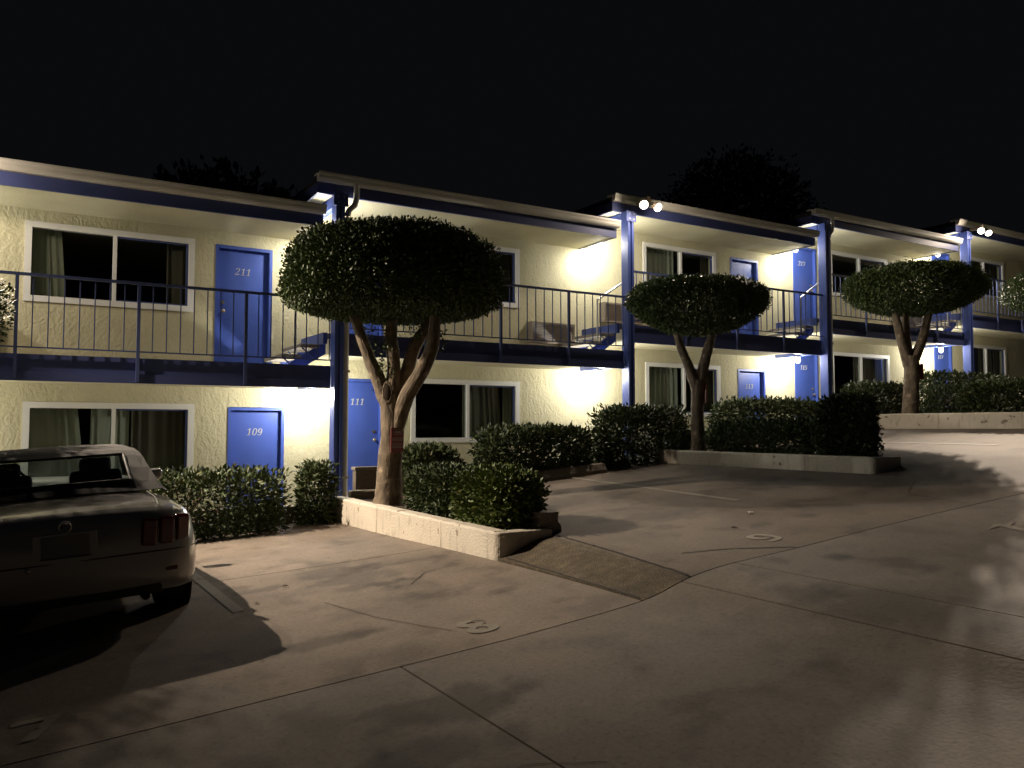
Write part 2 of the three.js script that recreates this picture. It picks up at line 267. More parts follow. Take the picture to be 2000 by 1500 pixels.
// per section: doors [x0, x1, upper?, number], windows [x0, x1, upper?, curtain kind]
const plan = {
  0: { d: [], w: [] },
  1: { d: [[2.76, 3.69, 1, '211'], [3.0, 3.93, 0, '109']], w: [[0.08, 2.40, 1, 'part'], [0.12, 2.44, 0, 'gap']] },
  2: { d: [[4.82, 5.72, 1, '213'], [4.82, 5.72, 0, '111']], w: [[6.31, 8.62, 1, 'open'], [6.31, 8.62, 0, 'right']] },
  3: { d: [[14.62, 15.56, 1, '215'], [14.82, 15.76, 0, '113']], w: [[11.92, 14.1, 1, 'left'], [11.97, 14.2, 0, 'left']] },
  4: { d: [[16.84, 17.74, 1, '217'], [16.84, 17.74, 0, '115']], w: [[18.3, 20.7, 1, 'open'], [18.3, 20.7, 0, 'right']] },
  5: { d: [[22.86, 23.76, 1, '219'], [22.86, 23.76, 0, '117']], w: [[24.5, 26.7, 1, 'open'], [24.5, 26.7, 0, 'right']] },
};
function curtainG(x0, x1, y0, y1, z, amp = 0.035, lean = 0) {
  const n = 70, m = 8, pos = [], uv = [], idx = [];
  for (let j = 0; j <= m; j++) for (let i = 0; i <= n; i++) { const u = i / n, v = j / m, x = lerp(x0, x1, u) + lean * (v - 0.5) * u; pos.push(x, lerp(y1, y0, v), z + amp * Math.sin(u * (x1 - x0) * 42 + Math.sin(u * 9) * 2) * (0.5 + 0.5 * v)); uv.push(x, v); }
  for (let j = 0; j < m; j++) for (let i = 0; i < n; i++) { const a = j * (n + 1) + i; idx.push(a, a + n + 1, a + 1, a + 1, a + n + 1, a + n + 2); }
  const g = new THREE.BufferGeometry(); g.setAttribute('position', new THREE.Float32BufferAttribute(pos, 3)); g.setAttribute('uv', new THREE.Float32BufferAttribute(uv, 2)); g.setIndex(idx); g.computeVertexNormals(); return g;
}
for (let k = 0; k <= 5; k++) {
  const x0 = XJ[k], x1 = XJ[k + 1], P = plan[k];
  // front wall with its openings
  const sh = new THREE.Shape(); const yb = FL(k) - 0.25, yt = SO(k) + 0.02 + (k < 5 ? 0 : 0);
  sh.moveTo(x0, yb); sh.lineTo(x1, yb); sh.lineTo(x1, yt); sh.lineTo(x0, yt); sh.closePath();
  const hole = (a, b, c, d) => { const h = new THREE.Path(); h.moveTo(a, c); h.lineTo(a, d); h.lineTo(b, d); h.lineTo(b, c); h.closePath(); sh.holes.push(h); };
  for (const [a, b, up] of P.d) hole(a, b, (up ? FU(k) : FL(k)) - 0.01, (up ? FU(k) : FL(k)) + 2.05);
  for (const [a, b, up] of P.w) hole(a, b, (up ? FU(k) : FL(k)) + 0.92, (up ? FU(k) : FL(k)) + 2.06);
  const wg = new THREE.ExtrudeGeometry(sh, { depth: 0.2, bevelEnabled: false }); wg.translate(0, 0, -0.2); metreUV(wg);
  add(motel, 'wall', wg, M.stucco);
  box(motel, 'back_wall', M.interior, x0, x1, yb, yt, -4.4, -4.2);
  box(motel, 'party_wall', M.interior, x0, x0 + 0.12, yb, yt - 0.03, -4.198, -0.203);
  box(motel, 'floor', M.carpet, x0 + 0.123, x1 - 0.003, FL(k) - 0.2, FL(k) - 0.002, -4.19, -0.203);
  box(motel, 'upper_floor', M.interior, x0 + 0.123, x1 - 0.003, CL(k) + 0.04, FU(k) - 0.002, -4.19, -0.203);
  // roof
  const ra = x0 - 0.33, rb = x1 - 0.23, y = SO(k);
  const roof = box(motel, 'roof', M.roof, ra + 0.04, rb - 0.04, y + 0.06, y + 0.29, -4.7, 1.2);
  box(roof, 'soffit', M.soffit, ra + 0.04, rb - 0.04, y, y + 0.057, -4.6, 1.2);
  box(roof, 'fascia', M.navy, ra, rb, y - 0.012, y + 0.17, 1.202, 1.25);
  box(roof, 'rake_board', M.navy, rb - 0.038, rb, y - 0.012, y + 0.17, -4.6, 1.199); box(roof, 'rake_board', M.navy, ra, ra + 0.038, y - 0.012, y + 0.17, -4.6, 1.199);
  { // gutter with a rolled lip
    const s = new THREE.Shape(); s.moveTo(0, 0); s.lineTo(0.075, 0); s.quadraticCurveTo(0.115, 0.03, 0.115, 0.08); s.lineTo(0.13, 0.12); s.lineTo(0.13, 0.145); s.lineTo(0.112, 0.145); s.lineTo(0.112, 0.125); s.lineTo(0.012, 0.125); s.lineTo(0, 0.145); s.closePath();
    const g = new THREE.ExtrudeGeometry(s, { depth: rb - ra + 0.03, bevelEnabled: false }); g.rotateY(-Math.PI / 2); g.scale(-1, 1, 1); g.computeVertexNormals();
    const q = new THREE.ExtrudeGeometry(s, { depth: rb - ra + 0.03, bevelEnabled: false }); q.rotateY(Math.PI / 2); q.scale(1, 1, -1); // shape x -> z
    const idx = q.index; if (!idx) { const p = q.attributes.position, nn = q.attributes.normal; for (let i = 0; i < p.count; i += 3) { const t = [p.getX(i), p.getY(i), p.getZ(i)]; p.setXYZ(i, p.getX(i + 1), p.getY(i + 1), p.getZ(i + 1)); p.setXYZ(i + 1, ...t); } q.computeVertexNormals(); }
    q.translate(ra - 0.015, y + 0.172, 1.2525); metreUV(q); add(roof, 'gutter', q, M.gutter);
  }
  box(roof, 'drip_edge', M.gutter, ra - 0.01, rb + 0.01, y + 0.292, y + 0.318, 1.1, 1.251);
  // beam at the downhill end, carrying the roof on the post
  box(motel, 'roof_beam', M.blue, x0 - 0.06, x0 + 0.06, y - 0.20, y - 0.014, 0.003, 1.17);
  // balcony: deck, edge beam, joist and end beam
  const deckEnd = x1 - 0.86;
  box(motel, 'balcony_deck', M.tread, x0 - 0.12, deckEnd, FU(k) - 0.09, FU(k), 0.003, 1.195);
  box(motel, 'balcony_soffit', M.soffit, x0 - 0.04, deckEnd, CL(k) + 0.03, FU(k) - 0.094, 0.003, 1.195);
  box(motel, 'edge_beam', M.navy, x0 + 0.08, x1 - 0.085, CL(k), FU(k) + 0.008, 1.20, 1.262);
  box(motel, 'edge_trim', M.navy, x0 + 0.09, x1 - 0.095, CL(k) - 0.004, CL(k) + 0.13, 1.264, 1.286);
  box(motel, 'end_beam', M.blue, x0 - 0.19, x0 - 0.125, FU(k) - 0.17, FU(k) + 0.012, 0.003, 1.195);
  box(motel, 'joist', M.blue, x1 - 0.24, x1 - 0.17, CL(k) + 0.02, CL(k) + 0.2, 0.003, 1.195);
  // steps up to the next section
  if (k < 5) {
    const st = new THREE.Group(); st.name = 'steps'; motel.add(st);
    const y1 = FU(k) + 0.18, y2 = FU(k) + 0.358;
    box(st, 'tread', M.tread, x1 - 0.84, x1 - 0.53, y1 - 0.06, y1, 0.06, 1.15, 0.008);
    box(st, 'tread', M.tread, x1 - 0.54, x1 - 0.23, y2 - 0.06, y2, 0.06, 1.15, 0.008);
    for (const z of [0.2, 1.0]) {
      const s = new THREE.Shape([[-0.95, -0.08], [-0.80, 0.0], [-0.10, 0.44], [-0.10, 0.24], [-0.72, -0.16], [-0.95, -0.16]].map(p => new THREE.Vector2(...p)));
      const g = new THREE.ExtrudeGeometry(s, { depth: 0.05, bevelEnabled: false }); g.translate(x1, FU(k) - 0.02, z); add(st, 'stringer', metreUV(g), M.blue);
      for (const [a, b] of [[-0.70, y1], [-0.40, y2]]) add(st, 'bracket', rod([x1 + a - 0.1, b - 0.065, z + 0.09], [x1 + a + 0.1, b - 0.22, z + 0.09], 0.012), M.rail);
    }
    add(st, 'handrail', mergeGeometries([rod([x1 - 0.62, FU(k) + 1.0, 1.12], [x1 + 0.02, FU(k) + 1.40, 1.12], 0.021), rod([x1 - 0.62, FU(k) + 1.0, 1.12], [x1 - 0.62, FU(k) + 0.18, 1.12], 0.018)]), M.metal);
  }
  // balcony railing
  const rl = new THREE.Group(); rl.name = 'railing'; motel.add(rl);
  const a = x0 + 0.09, b = x1 - 0.09, n = 4;
  box(rl, 'top_rail', M.rail, a, b, FU(k) + 1.055, FU(k) + 1.095, 1.29, 1.33);
  box(rl, 'bottom_rail', M.rail, a, b, FU(k) + 0.085, FU(k) + 0.105, 1.30, 1.32);
  const pitch = (x1 - x0) / n, bal = new THREE.BoxGeometry(0.0145, 0.948, 0.0145);
  for (let i = 0; i <= n; i++) {
    const px = i === 0 ? a + 0.02 : i === n ? b - 0.02 : x0 + 0.06 + pitch * i;
    if (i > 0 && i < n) { box(rl, 'rail_post', M.rail, px - 0.022, px + 0.022, CL(k) + 0.02, FU(k) + 1.053, 1.289, 1.329); }
    if (i < n) for (let j = 1; j < 8; j++) { const m = add(rl, 'baluster', bal, M.rail); m.position.set(x0 + (i ? 0.06 : 0.03) + pitch * i + pitch * j / 8, FU(k) + 0.58, 1.31); }
  }
  // doors
  for (const [d0, d1, up, num] of P.d) {
    const f = up ? FU(k) : FL(k), D = box(motel, 'door', M.door, d0 + 0.055, d1 - 0.055, f + 0.02, f + 1.99, -0.12, -0.075, 0.004);
    box(D, 'jamb', M.door, d0, d0 + 0.05, f, f + 2.045, -0.17, 0.012); box(D, 'jamb', M.door, d1 - 0.05, d1, f, f + 2.045, -0.17, 0.012); box(D, 'head', M.door, d0 + 0.0505, d1 - 0.0505, f + 1.995, f + 2.045, -0.17, 0.010);
    box(D, 'threshold', M.metal, d0 + 0.0505, d1 - 0.0505, f - 0.005, f + 0.018, -0.16, 0.01);
    const right = k === 2 || k === 4 || k === 5, kx = right ? d1 - 0.14 : d0 + 0.14;
    const kn = new THREE.SphereGeometry(0.032, 12, 10); kn.scale(1, 1, 0.8); kn.translate(kx, f + 0.95, -0.02); add(D, 'deadbolt', rod([kx, f + 1.1, -0.076], [kx, f + 1.1, -0.052], 0.026, 16), M.brass); add(D, 'knob', mergeGeometries([kn, rod([kx, f + 0.95, -0.076], [kx, f + 0.95, -0.02], 0.014)]), M.brass);
    const tg = new TextGeometry(num, { font: serif, size: 0.115, depth: 0.008, curveSegments: 4, bevelEnabled: false }); tg.computeBoundingBox();
    tg.applyMatrix4(new THREE.Matrix4().makeShear(0, 0, 0.22, 0, 0, 0)); const w = tg.boundingBox.max.x;
    tg.translate((d0 + d1) / 2 - w / 2 - 0.02, f + 1.58, -0.0745); add(D, 'room_number', tg, M.numeral);
  }
  // windows
  for (const [w0, w1, up, kind] of P.w) {
    const f = (up ? FU(k) : FL(k)) + 0.92, t = f + 1.14, mid = (w0 + w1) / 2 + 0.02;
    const W = new THREE.Group(); W.name = 'window'; motel.add(W);
    const e = 0.06;
    add(W, 'frame', mergeGeometries([boxG(w0 - 0.03, w1 + 0.03, f - 0.03, f + e, -0.09, 0.022), boxG(w0 - 0.03, w1 + 0.03, t - e, t + 0.03, -0.09, 0.022), boxG(w0 - 0.03, w0 + e, f + e, t - e, -0.09, 0.022), boxG(w1 - e, w1 + 0.03, f + e, t - e, -0.09, 0.022)]), M.white);
    box(W, 'mullion', M.white, mid - 0.026, mid + 0.026, f + e, t - e, -0.085, 0.012);
    add(W, 'sash', mergeGeometries([boxG(mid + 0.026, w1 - e, f + e, f + e + 0.025, -0.07, -0.02), boxG(mid + 0.026, w1 - e, t - e - 0.025, t - e, -0.07, -0.02), boxG(w1 - e - 0.03, w1 - e, f + e + 0.025, t - e - 0.025, -0.07, -0.02)]), M.rail);
    const pg = (a, b, z) => { const g = new THREE.PlaneGeometry(b - a, t - f - 2 * e); g.translate((a + b) / 2, (f + t) / 2, z); return g; };
    add(W, 'pane', pg(w0 + e, mid - 0.026, -0.04), M.glass); add(W, 'pane', pg(mid + 0.026, w1 - e, -0.05), M.glass);
    const cur = (a, b, m, lean) => add(W, 'curtain', curtainG(a, b, f - 0.1, t + 0.05, -0.28, 0.03, lean), m);
    if (kind === 'part') { cur(w0 - 0.05, w0 + 0.50, M.curtain, 0.1); cur(w1 - 0.35, w1 + 0.1, M.drape, 0); }
    if (kind === 'gap') { cur(w0 - 0.05, mid - 0.42, M.curtain, 0.14); cur(mid - 0.30, mid + 0.25, M.curtain, 0.0); cur(mid + 0.28, w1 + 0.1, M.drape, 0); }
    if (kind === 'right') { cur(mid + 0.02, w1 - 0.25, M.drape, 0.1); cur(w1 - 0.2, w1 + 0.1, M.curtain, 0); }
    if (kind === 'left') { cur(w0 - 0.05, mid + 0.02, M.curtain, 0.0); cur(w1 - 0.2, w1 + 0.1, M.drape, 0); }
    if (kind === 'open') { cur(w0 - 0.05, w0 + 0.2, M.drape, 0); cur(w1 - 0.25, w1 + 0.1, M.drape, 0); }
  }
  // lower walkway
  box(motel, 'walkway', M.tread, x0, x1 - 0.002, FL(k) - 0.2, FL(k), 0.003, 2.0);
  // gable end where the next section steps up
  if (k > 0) box(motel, 'end_wall', M.stucco, x0 + 0.001, x0 + 0.2, SO(k - 1) + 0.32, SO(k) - 0.002, -4.19, -0.204);
}
// posts at the joints
for (let j = 1; j <= 5; j++) {
  const x = XJ[j], yb = FL(j - 1), yt = SO(j) - 0.005;
  const p = add(motel, 'post', mergeGeometries([boxG(x - 0.075, x - 0.022, yb, yt, 1.20, 1.42, 0.006), boxG(x + 0.022, x + 0.075, yb, yt, 1.20, 1.42, 0.006), boxG(x - 0.0215, x + 0.0215, yb, yt, 1.23, 1.385)]), M.blue);
  box(p, 'cap_plate', M.blue, x - 0.12, x + 0.12, yt - 0.22, yt - 0.01, 1.424, 1.44);
  for (const [bx, by] of [[-0.05, 0.05], [0.05, 0.05], [-0.05, 0.15], [0.05, 0.15]]) { const g = new THREE.CylinderGeometry(0.013, 0.013, 0.012, 6); g.rotateX(Math.PI / 2); g.translate(x + bx, yt - 0.22 + by, 1.446); add(p, 'bolt', g, M.metal); }
  if (j % 2 === 0 && j !== 0) {
    // downspout with a swan neck beside the even joints
    const dx = x + 0.135, top = SO(j) + 0.19;
    const c = [[dx + 0.16, top, 1.33], [dx + 0.16, top - 0.22, 1.33], [dx + 0.12, top - 0.36, 1.34], [dx + 0.03, top - 0.44, 1.35], [dx, top - 0.56, 1.35], [dx, top - 0.8, 1.35], [dx, yb + 0.4, 1.35], [dx, yb + 0.02, 1.35]];
    const cv = new THREE.CatmullRomCurve3(c.map(q => new THREE.Vector3(...q)), false, 'catmullrom', 0.3);
    const tg = new THREE.TubeGeometry(cv, 80, 0.048, 10, false); const ds = add(motel, 'downspout', tg, M.gutter);
    for (const yy of [yb + 0.9, yb + 2.6, yb + 4.0]) box(ds, 'strap', M.gutter, dx - 0.06, dx + 0.06, yy, yy + 0.035, 1.29, 1.404);
  }
}
// outside stair at the far end
{
  const st = new THREE.Group(); st.name = 'stair'; motel.add(st);
  const xs = 25.0, y0 = FU(5);
  for (const z of [1.36, 2.2]) add(st, 'stringer', metreUV((() => { const s = new THREE.Shape([[0, 0], [0.12, 0], [3.7, -2.6], [3.7, -2.85], [3.5, -2.85], [0, -0.3]].map(p => new THREE.Vector2(...p))); const g = new THREE.ExtrudeGeometry(s, { depth: 0.05, bevelEnabled: false }); g.translate(xs, y0, z); return g; })()), M.navy);
  for (let i = 0; i < 13; i++) box(st, 'tread', M.tread, xs + 0.08 + i * 0.27, xs + 0.36 + i * 0.27, y0 - 0.2 - i * 0.196, y0 - 0.15 - i * 0.196, 1.41, 2.2);
}
// through-wall air conditioners on the balconies
for (const [x, k, lab] of [[-1.28, 1, 'brown air conditioner at the downhill end of the leftmost balcony'], [8.83, 2, 'brown slatted air conditioner low on the balcony wall right of the big tree crown'], [10.66, 3, 'brown air conditioner just behind the blue post under the first roof floodlight'], [21.0, 4, 'brown air conditioner on the balcony behind the rightmost whole tree']]) {
  const A = thing('air_conditioner', lab, 'air conditioner', [x, FU(k) + 0.2, 0], 'balcony air conditioners');
  add(A, 'case', mergeGeometries([boxG(0, 1.06, 0, 0.035, 0.002, 0.19), boxG(0, 1.06, 0.385, 0.42, 0.002, 0.19), boxG(0, 0.04, 0.035, 0.385, 0.002, 0.19), boxG(1.02, 1.06, 0.035, 0.385, 0.002, 0.19)]), M.acBody);
  box(A, 'coil_face', M.acBody, 0.04, 1.02, 0.035, 0.385, 0.002, 0.11);
  const sg = new THREE.BoxGeometry(0.98, 0.016, 0.022); for (let i = 0; i < 11; i++) { const s = add(A, 'slat', sg, M.acSlat); s.position.set(0.53, 0.053 + i * 0.0315, 0.181); s.rotation.x = 0.5; }
}

// ------------------------------------------------------------------ lamps
function doorLamp(x, y, z, hang, lab) {
  const L = thing('ceiling_lamp', lab, 'lamp', [x, y, z], 'soffit lamps');
  if (hang > 0.02) add(L, 'stem', rod([0, 0.10, 0], [0, 0.10 + hang, 0], 0.012), M.white);
  const c = new THREE.CylinderGeometry(0.062, 0.07, 0.035, 20); c.translate(0, 0.085, 0); add(L, 'canopy', c, M.white);
  const g = new THREE.SphereGeometry(0.062, 20, 14); g.scale(1, 1.15, 1); add(L, 'bulb', g, M.bulb);
  const p = new THREE.PointLight(LAMP_C, LAMP_I, 0, 2); p.castShadow = true; p.shadow.radius = 3; L.add(p);
}
const where = ['just left of the picture', 'behind the first blue post', 'left of the second blue post', 'left of the third blue post', 'left of the fourth blue post'];
for (let j = 1; j <= 5; j++) {
  const k = j - 1, x = XJ[j];
  doorLamp(x - 0.205, CL(k) - 0.085, 0.66, 0, 'lit lamp under the lower walkway ceiling ' + where[j - 1]);
  doorLamp(x - 0.16, SO(k) + 0.02, 0.62, SO(j) - SO(k) - 0.12, 'lit lamp hanging under the upper roof gap ' + where[j - 1]);
}
function floodlight(x, y, z, lab, heads) {
  const L = thing('floodlight', lab, 'floodlight', [x, y, z], 'roof floodlights');
  box(L, 'bracket', M.fixture, -0.035, 0.035, 0.09, 0.16, -0.30, 0.0, 0.004);
  box(L, 'junction_box', M.fixture, -0.06, 0.06, 0.04, 0.20, -0.06, 0.05, 0.012);
  for (const s of [-1, 1]) {
    const [power, cone, aim] = heads[s < 0 ? 0 : 1];
    const h = new THREE.Group(); h.name = 'head'; L.add(h); h.position.set(s * 0.17, 0.0, 0.09); h.quaternion.setFromUnitVectors(new THREE.Vector3(0, 0, 1), new THREE.Vector3(...aim).normalize());
    const prof = [[0.03, -0.13], [0.045, -0.125], [0.05, -0.08], [0.078, -0.02], [0.084, 0.02], [0.080, 0.02], [0.074, -0.018], [0.045, -0.075], [0.0, -0.09]].map(p => new THREE.Vector2(...p));
    const lg = new THREE.LatheGeometry(prof, 24); lg.rotateX(Math.PI / 2); add(h, 'housing', lg, M.fixture);
    const bg = new THREE.SphereGeometry(0.082, 20, 14); bg.scale(1, 1, 0.75); bg.translate(0, 0, 0.03); add(h, 'bulb', bg, M.flood);
    add(L, 'arm', rod([s * 0.05, 0.10, 0.0], [s * 0.15, 0.055, 0.03], 0.014), M.fixture);
    const p = new THREE.SpotLight(FLOOD_C, power, 0, cone, 1, 2); p.position.set(0, 0, 0.05); p.target.position.set(0, 0, 1.05); p.castShadow = true; p.shadow.radius = 1.6; h.add(p, p.target);
    const q = new THREE.PointLight(FLOOD_C, 5, 0, 2); q.position.set(0, 0, 0.045); q.castShadow = true; q.shadow.radius = 3; h.add(q);
  }
}
floodlight(XJ[1] + 0.35, SO(1) + 0.13, 1.72, 'twin floodlight on the leftmost post, left of the picture', FLOODS[0]);
floodlight(XJ[3] + 0.17, SO(3) + 0.03, 1.72, 'glaring twin floodlight at the top of the second blue post from the left', FLOODS[1]);
floodlight(XJ[5] + 0.07, SO(5) - 0.08, 1.72, 'glaring twin floodlight by the rightmost roof step', FLOODS[2]);

// ------------------------------------------------------------------ walkway walls, planters, wheel stops
const wallWhere = ['far left', 'behind the clipped hedge left of the first tree', 'behind the first tree and the low bushes', 'behind the hedges below the middle balcony', 'behind the hedges right of the second tree', 'at the far right'];
for (let k = 0; k <= 5; k++) {
  const x0 = XJ[k] + (k ? 0.03 : 0), x1 = XJ[k + 1] - 0.03;
  const W = thing('walkway_wall', 'low brown concrete wall edging the sunken walkway ' + wallWhere[k], 'wall', [0, 0, 0], 'low walls along the walkway');
  box(W, 'wall_body', M.wall, x0, x1, FL(k) - 0.2, FL(k) + 0.53, 2.004, 2.14); box(W, 'coping', M.tread, x0 - 0.02, x1 + 0.02, FL(k) + 0.532, FL(k) + 0.575, 1.985, 2.158, 0.006);
}
const inBands = [];
function planter(lab, x, soilY, topY, w, zn, zf, k) {
  const P = thing('planter', lab, 'planter', [0, 0, 0], 'parking planters');
  // kerb along the downhill side in two or three cast lengths, then round the near end
  const N = 3, r = 0.12;
  const kerbG = (a, b) => { // tapering to the ground that falls under it
    const n = 24, pos = [], uv = [], idx = [];
    for (let i = 0; i <= n; i++) {
      const z = lerp(a, b, i / n), gy = Math.min(G(x, z), G(x + 0.2, z)) - 0.05, wob = 0.010 * (fbm(z * 3, k, 2, 3) - 0.5), t = topY + 0.014 * (fbm(z * 2.3, k * 3, 5, 3) - 0.5), c = 0.022;
      const ring = [[x + wob, gy], [x + wob + 0.004, t - c], [x + c, t], [x + 0.17, t], [x + 0.19, t - c], [x + 0.19, gy]];
      ring.forEach(([X, Y], q) => { pos.push(X, Y, z); uv.push(z, Y + q * 0.05); });
      if (i < n) for (let q = 0; q < 5; q++) { const u = i * 6 + q, v = u + 6; idx.push(u, v, u + 1, u + 1, v, v + 1); }
    }
    const last = n * 6; idx.push(0, 1, 2, 0, 2, 3, 0, 3, 4, 0, 4, 5); for (const [p, q2] of [[1, 2], [2, 3], [3, 4], [4, 5]]) idx.push(last, last + q2, last + p);
    const g = new THREE.BufferGeometry(); g.setAttribute('position', new THREE.Float32BufferAttribute(pos, 3)); g.setAttribute('uv', new THREE.Float32BufferAttribute(uv, 2)); g.setIndex(idx); const f = g.toNonIndexed(); f.computeVertexNormals(); return f;
  };
  const cut = [zf, lerp(zf, zn, 0.36), lerp(zf, zn, 0.74), zn - r];
  for (let i = 0; i < N; i++) add(P, 'kerb', kerbG(cut[i] + 0.004, cut[i + 1] - 0.004), M.kerb);
  // near end: a swept corner and a short return
  const s = new THREE.Shape(); s.moveTo(x, zn - r); s.quadraticCurveTo(x, zn, x + r, zn); s.lineTo(x + w, zn); s.lineTo(x + w, zn - 0.19); s.lineTo(x + 0.19, zn - 0.19); s.lineTo(x + 0.19, zn - r - 0.0); s.closePath();
  const gy = Math.min(G(x, zn), G(x + w, zn)) - 0.06, g = new THREE.ExtrudeGeometry(s, { depth: topY - gy - 0.02, bevelEnabled: true, bevelSize: 0.012, bevelThickness: 0.02, bevelSegments: 2, bevelOffset: -0.012, curveSegments: 8 });
  g.rotateX(Math.PI / 2); g.translate(0, topY - 0.022, 0); metreUV(g); add(P, 'kerb', g, M.kerb);
  // soil
  const sp = [], su = [], si = [], nx = 10, nz = 40;
  for (let j = 0; j <= nz; j++) for (let i = 0; i <= nx; i++) { const X = lerp(x + 0.185, x + w + 0.08, i / nx), Z = lerp(zf, zn - 0.185, j / nz), t = smooth(0.55, 1, i / nx); const Y = lerp(soilY, Math.max(G(X, Z) + 0.004, soilY - 0.3), t) + 0.05 * (fbm(X * 4, Z * 4, 3, 3) - 0.5) * (1 - t); sp.push(X, Y, Z); su.push(X, Z); }
  for (let j = 0; j < nz; j++) for (let i = 0; i < nx; i++) { const a = j * (nx + 1) + i; si.push(a, a + nx + 1, a + 1, a + 1, a + nx + 1, a + nx + 2); }
  const sg = new THREE.BufferGeometry(); sg.setAttribute('position', new THREE.Float32BufferAttribute(sp, 3)); sg.setAttribute('uv', new THREE.Float32BufferAttribute(su, 2)); sg.setIndex(si); sg.computeVertexNormals(); add(P, 'soil', sg, M.soil);
}
planter('white kerbed planter left of the parked car', -1.85, -1.60, -1.55, 0.75, 7.15, 2.3, 0);
planter('long chipped white kerbed planter round the nearest big tree', 4.0, -1.05, -1.012, 0.62, 7.15, 2.3, 1);
planter('white kerbed planter with patched joints under the second tree', 9.8, -0.43, -0.395, 0.55, 7.15, 2.74, 2);
planter('white kerbed planter at the right under the third tree', 15.6, 0.24, 0.285, 0.85, 7.15, 3.0, 3);
planter('white kerbed planter beyond the right edge', 21.4, 0.84, 0.87, 0.85, 7.15, 2.7, 4);

function stopG(len) { const s = new THREE.Shape([[-0.11, 0], [0.11, 0], [0.105, 0.05], [0.055, 0.135], [0.04, 0.145], [-0.04, 0.145], [-0.055, 0.135], [-0.105, 0.05]].map(p => new THREE.Vector2(...p))); const g = new THREE.ExtrudeGeometry(s, { depth: len - 0.03, bevelEnabled: true, bevelSize: 0.012, bevelThickness: 0.015, bevelSegments: 2 }); g.translate(0, 0, -len / 2); return metreUV(g); }
{
  const w = add(scene, 'wheel_stop', stopG(1.40), M.block); tag(w, 'weathered concrete wheel stop in front of the hedge by the stall line', 'wheel stop');
  w.position.set(7.78, G(7.78, 2.98) + 0.012, 2.98); w.rotation.y = Math.PI / 2; w.rotation.order = 'ZYX'; w.rotation.z = 0.075;
  const g = new THREE.BoxGeometry(0.27, 0.23, 0.5, 6, 5, 12), p = g.attributes.position;
  for (let i = 0; i < p.count; i++) { const x = p.getX(i), y = p.getY(i), z = p.getZ(i); const q = fbm(x * 7, y * 7, z * 5 + 3, 3) - 0.5; p.setXYZ(i, x * (y > 0 ? 0.74 : 1) + q * 0.035, y + q * 0.03, z + q * 0.05 * (z > 0 ? 1 : 0)); }
  g.computeVertexNormals(); const b = add(scene, 'concrete_block', metreUV(g), M.block); tag(b, 'broken concrete kerb block at the near end of the bushes by the ramp', 'concrete block');
  b.position.set(4.68, G(4.68, 6.8) + 0.095, 6.80); b.rotation.y = -0.12;
  const c = add(scene, 'concrete_kerb_stub', boxG(4.25, 5.1, -1.28, -0.93, 2.26, 2.40, 0.03), M.block); tag(c, 'low pale concrete kerb stub behind the trunk of the nearest tree', 'kerb');
}

// ------------------------------------------------------------------ foliage
function leafG(L, W, fold) { // a pointed leaf folded along its midrib
  const g = new THREE.BufferGeometry(); g.setAttribute('position', new THREE.Float32BufferAttribute([0, 0, 0, -W / 2, fold, L * 0.45, 0, 0, L, W / 2, fold, L * 0.45], 3)); g.setIndex([0, 2, 1, 0, 3, 2]); g.computeVertexNormals(); return g;
}
const leafM = (r, g, b, rough) => { const m = new THREE.MeshStandardMaterial({ roughness: rough, side: THREE.DoubleSide }); m.color.setRGB(r, g, b); return m; };
const LEAF = { ficus: [leafG(0.048, 0.025, 0.005), leafM(0.055, 0.088, 0.022, 0.55)], hedge: [leafG(0.088, 0.036, 0.008), leafM(0.055, 0.082, 0.026, 0.6)], dark: [leafG(0.058, 0.028, 0.006), leafM(0.046, 0.074, 0.022, 0.6)], bright: [leafG(0.058, 0.032, 0.006), leafM(0.085, 0.125, 0.022, 0.55)], far: [leafG(0.30, 0.17, 0.03), leafM(0.03, 0.04, 0.02, 0.9)] };
const Q = new THREE.Quaternion(), V = new THREE.Vector3(), MX = new THREE.Matrix4(), UPZ = new THREE.Vector3(0, 0, 1), COL = new THREE.Color();
